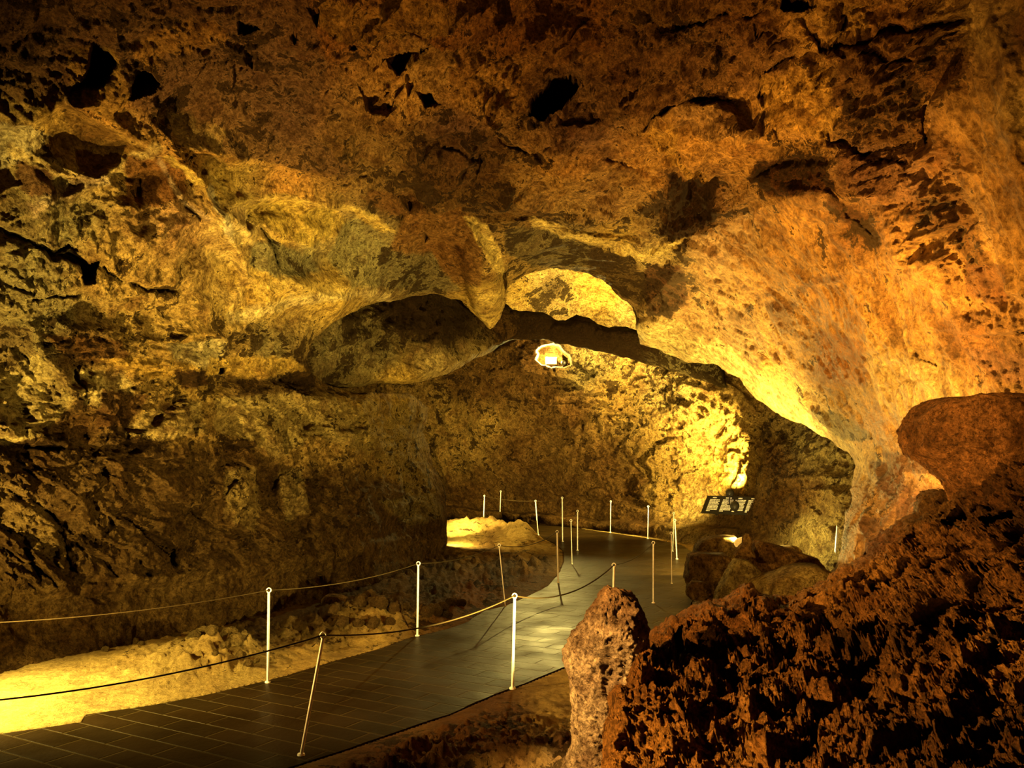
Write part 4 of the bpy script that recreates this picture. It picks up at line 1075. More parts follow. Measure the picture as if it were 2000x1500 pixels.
o = mesh_obj('floor', Pg, fg, M['ground'], attrs={'alb': Ag[:, :3], 'aux': np.stack([Ag[:, 3], Ag[:, 4], 0 * Ug], 1)})
tag(o, kind='structure')

def ground_h(x, y):
    return float(h[np.argmin((gx - x) ** 2 + (gy - y) ** 2)])


# the paved walkway, a slab with a slightly ragged edge
import bmesh
bm = bmesh.new()
rp = rough_poly([(x * 100, y * 100) for x, y in PATHW], 14, 2.2, 5)
vsb = [bm.verts.new((x / 100, y / 100, 0.0)) for x, y in rp]
f = bm.faces.new(vsb)
if f.normal.z < 0:
    f.normal_flip()
ex = bmesh.ops.extrude_face_region(bm, geom=[f])
for e in ex['geom']:
    if isinstance(e, bmesh.types.BMVert):
        e.co.z = -0.07
bmesh.ops.recalc_face_normals(bm, faces=bm.faces[:])
me = bpy.data.meshes.new('paved_walkway')
bm.to_mesh(me)
bm.free()
me.materials.append(M['paving'])
o = bpy.data.objects.new('paved_walkway', me)
COL.objects.link(o)
tag(o, 'dark wet paved walkway winding through the lava cave', 'walkway', kind='structure')

# ------------------------------------------------------------------ foreground rubble slope
SLOPE = [(1160, 1760), (1172, 1480), (1190, 1400), (1200, 1310), (1225, 1262), (1262, 1242), (1305, 1205), (1330, 1192), (1390, 1176), (1430, 1150), (1455, 1136), (1475, 1146), (1500, 1160), (1540, 1162), (1570, 1140),
         (1610, 1128), (1640, 1102), (1690, 1085), (1700, 1050), (1740, 1020), (1775, 1000), (1800, 962), (1850, 950), (1872, 935), (1900, 935), (1925, 900), (1960, 860), (2010, 820), (2500, 700), (2500, 1760)]
SLOPE_R = rough_poly(SLOPE, 7, 8, 15)
CTRL5 = [(1100, 1800, 2.9), (1200, 1480, 4.0), (1220, 1300, 4.9), (1330, 1200, 5.7), (1450, 1150, 6.1), (1600, 1130, 6.2), (1700, 1060, 6.3), (1800, 980, 6.2), (1900, 920, 5.9), (2000, 830, 5.6),
         (1400, 1300, 4.9), (1600, 1260, 5.0), (1800, 1150, 5.1), (1400, 1500, 3.6), (1700, 1400, 3.9), (2000, 1100, 4.5), (2000, 1300, 3.7), (2000, 1500, 2.9), (1700, 1600, 2.9), (2400, 900, 4.6), (2400, 1700, 2.0), (1400, 1750, 2.6)]
RED = (0.27, 0.112, 0.032)
REO = (0.44, 0.21, 0.055)
RDK = (0.12, 0.045, 0.015)
ANCH5 = [(1250, 1300, *RED, .05, .2, .2, 1, 0), (1350, 1260, *RED, .05, .2, .2, 1, 0), (1450, 1200, *RED, .05, .3, .1, 1, 0), (1500, 1160, *RED, .05, .3, .1, 1, 0), (1400, 1400, *RED, .02, .2, .1, 1, 0), (1280, 1450, *REO, .0, .2, .1, 1, 0), (1480, 1440, *REO, .02, .2, .2, .9, 0),
         (1620, 1160, *REO, .0, .3, .2, .8, 0), (1720, 1130, *REO, .0, .5, .3, .5, .3), (1700, 1180, *RED, .0, .5, .3, .5, .3), (1800, 1080, *RED, .05, .3, .1, 1, 0), (1650, 1250, *RDK, .1, .2, .1, 1, 0), (1800, 1230, *RDK, .1, .3, .1, 1, 0), (1600, 1330, *RED, .02, .3, .1, 1, 0),
         (1900, 1150, *RED, .05, .3, .1, 1, 0), (1950, 1000, *RDK, .1, .3, .1, 1, 0), (1800, 1000, *BRN, .05, .3, .1, .9, 0), (1850, 1330, *RED, .0, .6, .4, .3, .4), (1930, 1290, *REO, .0, .5, .4, .3, .4), (1800, 1450, *RDK, .05, .3, .1, 1, 0), (1950, 1450, *RDK, .1, .3, .1, 1, 0), (1600, 1480, *RED, .05, .3, .1, 1, 0), (1700, 1060, *MAU, .0, .3, .1, 1, 0)]
FE5 = [('p', [(1560, 1225), (1610, 1205), (1640, 1230), (1600, 1262)], .3, 9), ('p', [(1735, 1065), (1790, 1040), (1810, 1065), (1760, 1095)], .3, 9), ('p', [(1840, 1015), (1880, 990), (1900, 1020), (1860, 1050)], .3, 9), ('p', [(1700, 1150), (1745, 1135), (1750, 1165), (1712, 1180)], .25, 8), ('p', [(1915, 1015), (1970, 985), (1990, 1020), (1940, 1050)], .35, 9), ('p', [(1500, 1250), (1540, 1240), (1545, 1275), (1510, 1290)], .25, 8),
       ('c', [(1600, 1150), (1680, 1115), (1760, 1120), (1850, 1080), (1990, 1060)], 40, 8, -.25), ('c', [(1560, 1300), (1700, 1260), (1850, 1180), (2000, 1170)], 50, 8, -.25), ('c', [(1250, 1400), (1400, 1370), (1520, 1390)], 40, 9, -.2),
       ('p', [(1315, 1235), (1332, 1228), (1338, 1290), (1322, 1310), (1312, 1290)], .5, 7), ('p', [(1640, 1225), (1720, 1215), (1740, 1235), (1725, 1255), (1690, 1248), (1640, 1240)], .45, 9), ('p', [(1880, 1120), (1940, 1110), (1945, 1125), (1900, 1140)], .4, 8), ('p', [(1860, 1230), (1960, 1215), (1950, 1250), (1880, 1262)], .35, 9),
       ('p', [(1580, 1435), (1600, 1440), (1605, 1500), (1585, 1500)], .35, 7), ('p', [(1465, 1338), (1492, 1334), (1490, 1346), (1468, 1346)], .3, 4), ('p', [(1800, 1440), (1900, 1420), (1890, 1470), (1820, 1480)], .3, 14), ('p', [(1450, 1180), (1475, 1175), (1470, 1215), (1452, 1220)], .2, 7),
       ('c', [(1540, 1200), (1640, 1190), (1720, 1205)], 50, 8, -.2), ('c', [(1430, 1330), (1380, 1350), (1340, 1360)], 9, 8, .1), ('c', [(1860, 1400), (1900, 1360), (2000, 1320)], 8, 8, .22), ('c', [(1840, 1390), (1860, 1340), (1930, 1260)], 36, 20, -.2), ('c', [(1600, 1380), (1590, 1430), (1570, 1460)], 12, 9, .15),
       ('b', 1260, 1300, 60, 60, 0, -.15, 's'), ('b', 1470, 1165, 50, 50, 0, -.25, 's'), ('b', 1380, 1215, 50, 50, 0, -.2, 's'), ('b', 1660, 1130, 50, 40, 0, -.2, 's'), ('c', [(1250, 1500), (1380, 1480), (1560, 1440)], 8, 9, .15)]


def clink(p, u, v):
    q = p + 0.06 * np.stack([perlin(p * 4, 301), perlin(p * 4 + 9, 302), perlin(p * 4 + 19, 303)], 1)
    F1, F2, _ = worley(q * 4.2, 91)
    G1, _, _ = worley(q * 10, 92)
    K1, _, _ = worley(q * 24, 93)
    big = 0.13 * fbm(q * 1.6, 3, 0.5, 90)
    R1 = fbm(q * 3.2, 6, 0.7, 97, 'r')
    return 1.35 * (big * 1.4 + 0.20 * (0.55 - F1) + 0.13 * (0.5 - G1) + 0.06 * (0.5 - K1) + 0.13 * R1 + 0.08 * fbm(q * 9, 5, 0.7, 94, 'b')).astype(np.float32)


for a_i in range(len(ANCH5)):
    pass
Pm, fc, arrs, U, V = build_sheet(1130, 2360, 760, 1700, 2.6, tps(CTRL5), ANCH5, FE5, 57, SLOPE_R, True, amp=0.45, roll=0.25, rollw=30, band=40, backd=0.02, extra=clink, warp=5)
v_, f_, a_ = compact(Pm, fc, arrs)
o = mesh_obj('lava_rubble', v_, f_, M['clinker'], attrs=a_)
tag(o, 'rust-brown craggy clinker lava rubble heaped in the right foreground', 'lava rubble', kind='stuff')


# ------------------------------------------------------------------ single rocks
def rock_from_rows(name, rows, Y, depth, mat, seed, alb, label, cat='rock', power=2.0, n_ang=120, sub=3.0, group=None, rough=0.05, tilt=0.0, crust=0.0, wet=0.0, anch=None, scale=6.0):
    """closed lofted stone; rows: (v, u_left, u_right) top to bottom as seen; cross-sections are superellipses"""
    rows = np.array(rows, float)
    v0, v1 = rows[0, 0], rows[-1, 0]
    vv = np.arange(v0, v1 + 0.01, sub)
    L = np.interp(vv, rows[:, 0], rows[:, 1])
    R = np.interp(vv, rows[:, 0], rows[:, 2])
    ang = np.linspace(0, 2 * PI, n_ang, endpoint=False)
    ca, sa = np.cos(ang), np.sin(ang)
    e = 2.0 / power
    cx_ = np.sign(ca) * np.abs(ca) ** e
    cy_ = np.sign(sa) * np.abs(sa) ** e
    ptsl = []
    wmax = (R - L).max()
    for k, v in enumerate(vv):
        uc, hw = (L[k] + R[k]) / 2, (R[k] - L[k]) / 2
        c = P(uc, v, Y + tilt * (v1 - v) / 100.0)
        ppm = F_PX / c.y
        rx_ = hw / ppm
        dd = depth * (0.35 + 0.65 * (R[k] - L[k]) / wmax) * 0.5
        ptsl.append(np.stack([c.x + rx_ * cx_, c.y + dd * (1 + cy_ * 1.0) - dd * 0.6, np.full(n_ang, c.z)], 1))
    V3 = np.concatenate(ptsl)
    nr = len(vv)
    fcs = []
    for k in range(nr - 1):
        i = np.arange(n_ang)
        j = (i + 1) % n_ang
        fcs.append(np.stack([k * n_ang + i, k * n_ang + j, (k + 1) * n_ang + j, (k + 1) * n_ang + i], 1))
    # caps as fans of quads (degenerate centre duplicated)
    V3 = np.concatenate([V3, V3[:n_ang].mean(0, keepdims=True), V3[-n_ang - 0:].mean(0, keepdims=True)])
    ct, cb = len(V3) - 2, len(V3) - 1
    i = np.arange(0, n_ang, 2)
    fcs.append(np.stack([np.full(len(i), ct), (i + 2) % n_ang, (i + 1) % n_ang, i], 1))
    b0 = (nr - 1) * n_ang
    fcs.append(np.stack([np.full(len(i), cb), b0 + i, b0 + (i + 1) % n_ang, b0 + (i + 2) % n_ang], 1))
    Fq = np.concatenate(fcs)
    cen = V3.mean(0)
    N = V3 - cen
    N[:, 2] *= 0.3
    N /= np.linalg.norm(N, axis=1)[:, None] + 1e-9
    F1, _, idn = worley(V3 * scale, seed)
    d = rough * (1.3 * fbm(V3 * scale * 0.5, 4, 0.55, seed + 1) + 0.8 * (0.5 - F1) + 0.5 * fbm(V3 * scale * 3, 3, 0.6, seed + 2, 'b'))
    V3 = V3 + N * d[:, None]
    base = np.array([cen[0], cen[1], V3[:, 2].min()])
    if anch is None:
        A = np.tile(np.array([*alb]), (len(V3), 1))
        X = np.tile(np.array([crust, wet, 0.0]), (len(V3), 1))
    else:
        A = np.array(anch(V3))
        X = np.tile(np.array([crust, wet, 0.0]), (len(V3), 1))
    o = mesh_obj(name, V3 - base, Fq, mat, attrs={'alb': A, 'aux': X})
    o.location = base
    tag(o, label, cat, group)
    return o


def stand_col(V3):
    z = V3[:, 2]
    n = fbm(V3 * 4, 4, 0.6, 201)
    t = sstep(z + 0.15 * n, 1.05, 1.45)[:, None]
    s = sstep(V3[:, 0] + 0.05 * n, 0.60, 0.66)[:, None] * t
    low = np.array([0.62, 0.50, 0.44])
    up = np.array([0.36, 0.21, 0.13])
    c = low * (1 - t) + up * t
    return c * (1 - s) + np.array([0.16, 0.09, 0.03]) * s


STAND = [(1146, 1186, 1206), (1152, 1178, 1224), (1162, 1172, 1238), (1176, 1168, 1246), (1200, 1152, 1257), (1225, 1136, 1263), (1250, 1112, 1266), (1265, 1106, 1266), (1300, 1102, 1262), (1330, 1106, 1256),
         (1345, 1116, 1250), (1380, 1122, 1246), (1430, 1120, 1240), (1460, 1120, 1236), (1500, 1108, 1260), (1600, 1090, 1300)]
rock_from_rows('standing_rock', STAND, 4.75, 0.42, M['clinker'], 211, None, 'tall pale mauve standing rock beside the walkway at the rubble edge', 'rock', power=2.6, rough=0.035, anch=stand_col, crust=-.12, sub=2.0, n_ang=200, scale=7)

BOULD = [(771, 1880, 2060), (776, 1850, 2120), (790, 1830, 2160), (815, 1815, 2190), (840, 1803, 2200), (870, 1800, 2190), (885, 1812, 2180), (900, 1832, 2170), (915, 1850, 2160), (935, 1868, 2150), (960, 1885, 2120), (1000, 1900, 2080)]
rock_from_rows('boulder', BOULD, 5.7, 0.9, M['clinker'], 221, (0.235, 0.10, 0.035), 'large dark brown boulder lying on the rubble against the right wall', 'boulder', power=3.2, rough=0.045, crust=-.1, sub=2.2, n_ang=240, scale=5)

SL = [
    ('fallen_slab', [(1080, 1362, 1372), (1084, 1350, 1420), (1100, 1346, 1438), (1130, 1344, 1434), (1148, 1350, 1420), (1160, 1370, 1400)], 13.6, .7, (0.19, 0.12, 0.045), 'dark flat-topped slab lying nearest the walkway on its right side', 4),
    ('fallen_slab', [(1056, 1478, 1484), (1062, 1470, 1510), (1076, 1466, 1556), (1090, 1464, 1596), (1110, 1462, 1612), (1130, 1490, 1600), (1150, 1520, 1580)], 13.4, .8, (0.20, 0.115, 0.042), 'long tilted brown slab behind the pointed stone right of the walkway', 3.2),
    ('fallen_rock', [(1041, 1458, 1464), (1050, 1452, 1469), (1062, 1452, 1470), (1070, 1444, 1468), (1085, 1438, 1476), (1096, 1444, 1472), (1103, 1456, 1468)], 12.9, .35, (0.21, 0.13, 0.045), 'small pointed stone balanced on the slabs right of the walkway', 2.4),
    ('fallen_rock', [(1094, 1440, 1460), (1105, 1430, 1480), (1130, 1418, 1500), (1150, 1406, 1530), (1175, 1400, 1560), (1200, 1400, 1580)], 12.2, .8, (0.26, 0.21, 0.085), 'pale olive block with a dark face in front of the tilted slab', 2.6),
    ('fallen_rock', [(1048, 1390, 1436), (1056, 1370, 1444), (1068, 1360, 1448), (1082, 1356, 1448), (1095, 1362, 1440)], 15.4, .7, (0.22, 0.15, 0.055), 'low rounded olive rock behind the flat-topped slab', 2.6),
    ('fallen_rock', [(1136, 1350, 1372), (1146, 1342, 1384), (1162, 1340, 1392), (1172, 1350, 1384)], 12.8, .35, (0.16, 0.10, 0.035), 'small dark stone under the front of the flat-topped slab', 2.4),
    ('fallen_rock', [(1106, 1560, 1600), (1118, 1530, 1626), (1140, 1480, 1640), (1170, 1460, 1650), (1220, 1440, 1650)], 11.6, 1.2, (0.22, 0.16, 0.06), 'low sloping olive rock between the slabs and the red rubble', 2.6),
    ('boulder', [(1164, 634, 668), (1170, 627, 680), (1180, 624, 688), (1192, 626, 692), (1202, 634, 690), (1210, 645, 682)], 12.9, .45, (0.40, 0.27, 0.10), 'rounded pale boulder at the foot of the left wall', 2.3),
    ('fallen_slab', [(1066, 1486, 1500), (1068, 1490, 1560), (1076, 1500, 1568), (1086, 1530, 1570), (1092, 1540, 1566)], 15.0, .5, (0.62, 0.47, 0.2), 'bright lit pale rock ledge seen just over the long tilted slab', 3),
]
for k, (nm, rows, Y, dp, al, lab, pw) in enumerate(SL):
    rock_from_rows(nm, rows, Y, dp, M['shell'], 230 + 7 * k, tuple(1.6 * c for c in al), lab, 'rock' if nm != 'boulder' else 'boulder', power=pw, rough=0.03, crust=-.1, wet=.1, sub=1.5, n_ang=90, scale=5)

# loose stones strewn on the sandy strip left of the walkway
rnd = random.Random(5)


def stone_mesh(seed, n=40):
    th = np.linspace(0, PI, 22)
    ph = np.linspace(0, 2 * PI, 36, endpoint=False)
    T, Ph = np.meshgrid(th, ph, indexing='ij')
    v = np.stack([np.sin(T) * np.cos(Ph), np.sin(T) * np.sin(Ph), np.cos(T)], -1).reshape(-1, 3)
    r = 1 + 0.35 * fbm(v * 1.3 + seed, 3, 0.55, seed) + 0.14 * fbm(v * 5 + seed, 3, 0.6, seed + 1, 'b')
    F1, _, _ = worley(v * 1.6 + seed * 1.7, seed + 2)
    r = r - 0.25 * F1 + 0.2
    v = v * r[:, None] * np.array([1, 0.85, 0.7])
    f = []
    m = 36
    for a in range(21):
        i = np.arange(m)
        j = (i + 1) % m
        f.append(np.stack([a * m + i, (a + 1) * m + i, (a + 1) * m + j, a * m + j], 1))
    return v, np.concatenate(f)


protos = []
for k in range(7):
    v, f = stone_mesh(400 + 11 * k)
    protos.append((v, f))
stone_meshes = {}


def stone(u, v, size, col, label, group, k, mat='clinker', name='loose_stone'):
    key = (k, tuple(col))
    if key not in stone_meshes:
        vv, ff = protos[k % 7]
        o = mesh_obj(name, vv, ff, M[mat], attrs={'alb': np.tile(np.array(col), (len(vv), 1)), 'aux': np.tile(np.array([-.05, .1, 0]), (len(vv), 1))})
        stone_meshes[key] = o.data
    else:
        o = bpy.data.objects.new(name, stone_meshes[key])
        COL.objects.link(o)
    size *= 0.72
    g = G(u, v)
    o.location = (g.x, g.y, ground_h(g.x, g.y) + size * 0.35)
    o.scale = (size, size, size)
    o.rotation_euler = (rnd.uniform(-.3, .3), rnd.uniform(-.3, .3), rnd.uniform(0, 6.28))
    tag(o, label, 'stone', group)
    return o


DKS = (0.17, 0.10, 0.04)
PLS = (0.42, 0.29, 0.11)
STN = [(705, 1222, .15), (722, 1210, .12), (738, 1226, .16), (752, 1212, .13), (690, 1208, .12), (772, 1224, .15), (789, 1214, .12), (846, 1214, .17), (862, 1205, .13), (832, 1222, .12), (874, 1212, .10), (668, 1238, .13), (652, 1226, .12),
       (700, 1240, .11), (728, 1240, .12), (762, 1238, .09), (880, 1196, .12), (900, 1190, .10)]
for k, (u, v, s) in enumerate(STN):
    stone(u, v, s, DKS, 'rough dark lava stone heaped between the left wall and the walkway', 'dark lava stones heaped beside the walkway', k % 7)
STN2 = [(300, 1240, .08), (318, 1238, .07), (336, 1236, .08), (345, 1246, .06), (262, 1262, .07), (240, 1252, .10), (222, 1262, .08), (255, 1248, .07), (396, 1222, .08), (412, 1218, .07), (432, 1212, .07), (205, 1282, .06), (180, 1272, .05), (120, 1290, .06),
        (455, 1208, .07), (480, 1205, .06), (276, 1276, .05)]
for k, (u, v, s) in enumerate(STN2):
    stone(u, v, s, PLS, 'small pale stone at the foot of the left wall behind the sand strip', 'pale stones along the foot of the left wall', (k + 3) % 7)
STN3 = [(380, 1282, .10), (400, 1276, .12), (424, 1274, .12), (445, 1278, .13), (462, 1290, .14), (440, 1300, .08), (412, 1296, .09), (470, 1306, .07), (486, 1312, .07), (420, 1312, .05), (500, 1306, .05)]
for k, (u, v, s) in enumerate(STN3):
    stone(u, v, s, (0.45, 0.32, 0.12), 'knobbly sandy lava stone in the low mound on the sand strip', 'stones of the low sandy mound', (k + 1) % 7)


# ------------------------------------------------------------------ tubes, posts, ropes
def tube(pts, rad, ns=8, caps=True, closed=False):
    pts = [Vector(p) for p in pts]
    n = len(pts)
    vs, fs = [], []
    for i, p in enumerate(pts):
        a = pts[(i - 1) % n] if (i > 0 or closed) else p
        b = pts[(i + 1) % n] if (i < n - 1 or closed) else p
        t = (b - a).normalized()
        up = Vector((0, 0, 1)) if abs(t.z) < 0.9 else Vector((0, 1, 0))
        x = t.cross(up).normalized()
        y = x.cross(t).normalized()
        r = rad[i] if hasattr(rad, '__len__') else rad
        for k in range(ns):
            an = 2 * PI * k / ns
            vs.append(p + x * r * math.cos(an) + y * r * math.sin(an))
    for i in range(n if closed else n - 1):
        for k in range(ns):
            j = (i + 1) % n
            fs.append((i * ns + k, i * ns + (k + 1) % ns, j * ns + (k + 1) % ns, j * ns + k))
    if caps and not closed:
        for e in (0, n - 1):
            c = len(vs)
            vs.append(pts[e])
            for k in range(0, ns, 2):
                fs.append((c, e * ns + k, e * ns + (k + 1) % ns, e * ns + (k + 2) % ns))
    return vs, fs


POSTS = [
    ((523, 1333), (525, 1157), 'steel rope post on the sand edge, leftmost of all the posts', .0115),
    ((588, 1475), (631, 1246), 'nearest steel rope post, leaning right at the bottom of the walkway', .0115),
    ((815, 1242), (817, 1104), 'steel rope post standing alone by the dark stones left of the walkway', .0115),
    ((1001, 1345), (1005, 1168), 'steel rope post at the lit sand corner left of the standing rock', .0125),
    ((987, 1184), (975, 1068), 'dull grey leaning rope post on the far left kerb of the walkway', .007),
    ((1090, 1138), (1088, 1041), 'steel rope post on the left kerb where the walkway starts to bend', .0115),
    ((1117, 1102), (1115, 1019), 'dull rope post in the bend, lower of the close pair', .008),
    ((1128, 1075), (1128, 1000), 'bright rope post in the bend, right one of the close pair', .0105),
    ((1099, 1058), (1098, 974), 'tallest far rope post at the inner bend behind the close pair', .0115),
    ((1051, 1045), (1046, 980), 'slightly tilted rope post at the right tip of the lit mound', .0125),
    ((944, 1028), (946, 970), 'rope post behind the lit mound near the left corner', .0125),
    ((976, 1017), (978, 961), 'faint farthest rope post against the back wall', .009),
    ((1192, 1040), (1193, 981), 'rope post at the low bench straight below the wall crack', .0105),
    ((1265, 1052), (1266, 991), 'thin rope post at the bench left of the information board', .010),
    ((1276, 1178), (1276, 1063), 'steel rope post on the right kerb behind the standing rock', .0105),
    ((1196, 1251), (1199, 1107), 'steel rope post whose foot hides behind the standing rock', .0115),
    ((1312, 1140), (1311, 1044), 'dull grey rope post by the slabs on the right kerb', .007),
    ((1314, 1077), (1316, 1004), 'far thin rope post at the right end of the bench', .008),
    ((1322, 1092), (1318, 1018), 'pale slightly tilted rope post beside the far thin one', .012),
]
heads = {}
for i, (b, tp, lab, r) in enumerate(POSTS):
    bp = G(b[0], b[1], 0.0)
    tpp = P(tp[0], tp[1], bp.y)
    root = empty('rope_post', bp)
    tag(root, lab, 'post', 'steel rope posts along the walkway')
    d = tpp - bp
    vs_, fs_ = tube([Vector((0, 0, -0.05)), Vector((0, 0, 0)), d * 0.5, d], r, 10)
    mesh_obj('pole', [tuple(x) for x in vs_], fs_, M['steel'], root)
    # eyelet ring on top
    c = d + Vector((0, 0, 0.020))
    ring = [c + Vector((0.020 * math.cos(a), 0.003 * math.sin(a), 0.020 * math.sin(a))) for a in np.linspace(0, 2 * PI, 18, endpoint=False)]
    vs_, fs_ = tube(ring, 0.0055, 6, closed=True)
    mesh_obj('eyelet', [tuple(x) for x in vs_], fs_, M['steel'], root)
    vs_, fs_ = tube([Vector((0, 0, -0.002)), Vector((0, 0, 0.012))], [r * 2.4, r * 2.2], 12)
    mesh_obj('foot_collar', [tuple(x) for x in vs_], fs_, M['steel'], root)
    heads[i] = bp + c


def rope(a, b, sag, rad, label, mids=None):
    a = Vector(a)
    b = Vector(b)
    pts = []
    n = 40
    for k in range(n + 1):
        t = k / n
        p = a.lerp(b, t)
        p.z -= sag * 4 * t * (1 - t)
        pts.append(p)
    vs_, fs_ = tube(pts, rad, 6)
    base = np.array(a.lerp(b, .5))
    o = mesh_obj('rope', np.array([tuple(x) for x in vs_]) - base, fs_, M['rope'])
    o.location = base
    tag(o, label, 'rope', 'barrier ropes strung between the posts')
    return o


q0 = P(-260, 1385, heads[1].y - 0.8)
rope(q0, heads[1], 0.10, .006, 'dark rope crossing the bright sand to the nearest leaning post')
rope(P(-200, 1222, heads[0].y - 1.6), heads[0], 0.07, .004, 'thin dark rope along the lower left wall to the leftmost post')
rope(heads[0], heads[2], 0.06, .004, 'thin rope from the leftmost post to the post by the dark stones')
rope(heads[1], heads[3], 0.10, .006, 'rope sagging in front of the dark stones to the post at the sand corner')
rope(heads[3], heads[15], 0.14, .007, 'golden lit rope sagging across the walkway')
rope(heads[15], heads[14], 0.06, .004, 'short dark rope behind the top of the standing rock')
rope(heads[2], heads[4], 0.06, .004, 'faint rope from the post by the dark stones to the dull leaning post')
rope(heads[4], heads[5], 0.10, .006, 'dark rope crossing the lower rim of the lit mound')
rope(heads[9], heads[8], 0.04, .005, 'short far rope at the inner bend')
rope(heads[10], heads[9], 0.05, .005, 'far rope above the lit mound')
rope(heads[13], heads[17], 0.04, .005, 'far rope under the information board')
rope(heads[7], heads[6], 0.04, .004, 'tiny rope joining the close pair of posts')
rope(heads[14], heads[16], 0.10, .004, 'dark rope near the slabs on the right kerb')


# ------------------------------------------------------------------ information board
def boxm(cx, cy, cz, sx, sy, sz):
    v = [(cx + sx * a / 2, cy + sy * b / 2, cz + sz * c / 2) for a in (-1, 1) for b in (-1, 1) for c in (-1, 1)]
    f = [(0, 1, 3, 2), (4, 6, 7, 5), (0, 4, 5, 1), (2, 3, 7, 6), (0, 2, 6, 4), (1, 5, 7, 3)]
    return v, f


def boxes(lst):
    V_, F_ = [], []
    for b in lst:
        v, f = boxm(*b)
        n = len(V_)
        V_ += v
        F_ += [tuple(n + i for i in x) for x in f]
    return V_, F_


def frame_xform(o, origin, ax, az):
    ax = Vector(ax).normalized()
    az = Vector(az)
    az = (az - ax * az.dot(ax)).normalized()
    ay = az.cross(ax)
    m = Matrix((ax, ay, az)).transposed().to_4x4()
    m.translation = origin
    o.matrix_world = m


BW, BL = 1.24, 0.54
board = empty('information_board', (0, 0, 0))
tag(board, 'black information board with white lines of text leaning at the foot of the bright wall', 'sign')
v, f = boxes([(BW / 2, 0, BL / 2, BW, 0.025, BL)])
mesh_obj('panel', v, f, M['black'], board, smooth=False)
tr = random.Random(3)
colx = [0.10, 0.40, 0.68, 0.97]
for ci, cx in enumerate(colx):
    hb = []
    x = cx + 0.05
    for k in range(3 + (ci % 2)):
        wd = tr.uniform(.022, .04)
        hb.append((x + wd / 2, -0.0145, BL - 0.062, wd + .002, .004, .032 if k % 2 else .026))
        x += wd
    v, f = boxes(hb)
    mesh_obj('heading_text', v, f, M['white'], board, smooth=False)
    for r_ in range(9):
        z = BL - 0.125 - r_ * 0.043
        x = cx
        end = cx + 0.235 - (0.15 if (r_ == 8) else 0)
        tb = []
        while x < end - 0.02:
            wd = min(tr.uniform(.03, .085), end - x)
            tb.append((x + wd / 2, -0.0145, z, wd, .004, .024))
            tb.append((x + wd, -0.0145, z - .008, .014, .004, .006))
            x += wd + .010
        v, f = boxes(tb[:-1])
        mesh_obj('text_line', v, f, M['white'], board, smooth=False)
for bx in (.25, .95):
    v, f = boxes([(bx, 0.12, BL * 0.35, .04, .22, .04)])
    mesh_obj('bracket', v, f, M['black'], board, smooth=False)
bl = P(1369, 1002, 20.35)
frame_xform(board, bl, (0.80, -0.52, 0.0), (0.40, 0.42, 0.50))

# second board seen almost edge-on beside the right wall
b2 = empty('information_board', (0, 0, 0))
tag(b2, 'narrow black board seen almost edge-on beside the right wall', 'sign')
v, f = boxes([(0.15, 0, 0.16, 0.30, 0.02, 0.33)])
mesh_obj('panel', v, f, M['black'], b2, smooth=False)
for k in range(7):
    v, f = boxes([(0.15, -0.0118, 0.04 + 0.038 * k, 0.22, .004, .018)])
    mesh_obj('text_line', v, f, M['white'], b2, smooth=False)
frame_xform(b2, P(1633, 1080, 11.6), (0.30, 0.95, 0.0), (0.10, 0.0, 1.0))


# ------------------------------------------------------------------ lamps
def lathe(prof, ns=20):
    vs_, fs_ = [], []
    for (r, z) in prof:
        for k in range(ns):
            a = 2 * PI * k / ns
            vs_.append((r * math.cos(a), r * math.sin(a), z))
    for i in range(len(prof) - 1):
        for k in range(ns):
            fs_.append((i * ns + k, i * ns + (k + 1) % ns, (i + 1) * ns + (k + 1) % ns, (i + 1) * ns + k))
    return vs_, fs_


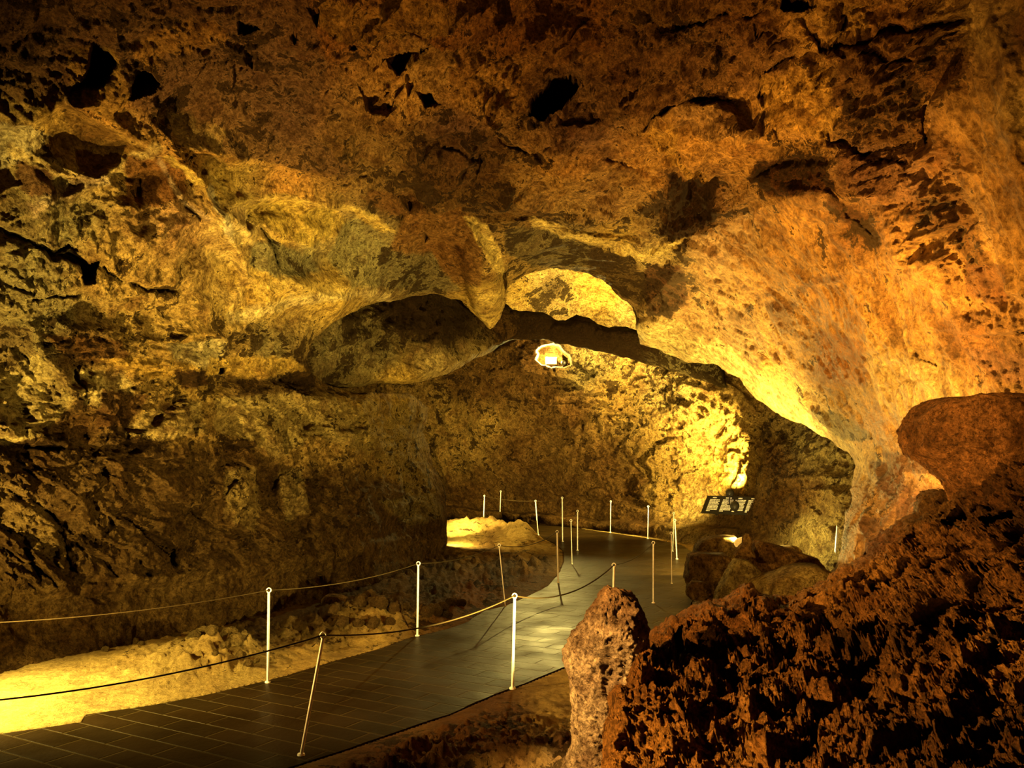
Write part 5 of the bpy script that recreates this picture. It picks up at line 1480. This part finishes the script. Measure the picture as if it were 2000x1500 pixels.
def spot_fixture(loc, aim, scale, label, post=0.25):
    root = empty('spotlight', loc)
    tag(root, label, 'lamp')
    q = (Vector(aim) - Vector(loc)).to_track_quat('Z', 'Y')
    v, f = lathe([(0.001, -.11), (.05, -.10), (.085, -.06), (.10, 0.0), (.105, .05), (.095, .052), (.09, .03)], 22)
    v = [tuple(q @ (Vector(x) * scale)) for x in v]
    mesh_obj('lamp_housing', v, f, M['black'], root)
    v, f = lathe([(.001, .028), (.09, .03)], 22)
    v = [tuple(q @ (Vector(x) * scale)) for x in v]
    mesh_obj('lamp_lens', v, f, M['lens'], root)
    vs_, fs_ = tube([Vector((0, 0, -.05 * scale)), Vector((0, .02, -post * .6)), Vector((0, .03, -post))], .014 * scale, 8)
    mesh_obj('stand', [tuple(x) for x in vs_], fs_, M['black'], root)
    vs_, fs_ = lathe([(.001, -post + .015), (.07 * scale, -post + .012), (.07 * scale, -post)], 18)
    mesh_obj('base_plate', vs_, fs_, M['black'], root)
    return root


spot_fixture(P(1425, 963, 20.0), P(1440, 900, 22), .85, 'round black spotlight in front of the top edge of the information board', .25)
spot_fixture(P(1435, 989, 19.4), P(1430, 900, 22), .95, 'squat dark spotlight low in front of the information board', .16)
spot_fixture(P(1101, 709, 24.9), P(1075, 690, 25.8), .62, 'small round dark lamp seen from behind in the bright wall niche', .10)
root = empty('floodlight', P(1077, 705, 25.6))
tag(root, 'glowing boxy floodlight standing inside the bright wall niche', 'lamp')
v, f = boxes([(0, 0, 0, .30, .16, .20)])
mesh_obj('lamp_housing', v, f, M['housing'], root, smooth=False)
v, f = boxes([(0, -.085, 0, .26, .01, .16)])
mesh_obj('lamp_lens', v, f, M['lens'], root, smooth=False)
v, f = boxes([(-.16, 0, -.02, .015, .03, .26), (.16, 0, -.02, .015, .03, .26), (0, 0, -.14, .34, .05, .015)])
mesh_obj('mounting_yoke', v, f, M['black'], root, smooth=False)
root = empty('floodlight', P(1447, 1060, 14.9))
tag(root, 'white rimmed floodlight peeping out behind the small pointed stone', 'lamp')
v, f = lathe([(.001, -.06), (.08, -.05), (.11, 0), (.11, .02), (.10, .022), (.095, .01)], 24)
q = Vector((-.5, -.5, .8)).to_track_quat('Z', 'Y')
mesh_obj('lamp_housing', [tuple(q @ Vector(x)) for x in v], f, M['white'], root)
v, f = lathe([(.001, .008), (.095, .01)], 24)
mesh_obj('lamp_lens', [tuple(q @ Vector(x)) for x in v], f, M['housing'], root)
print('done')
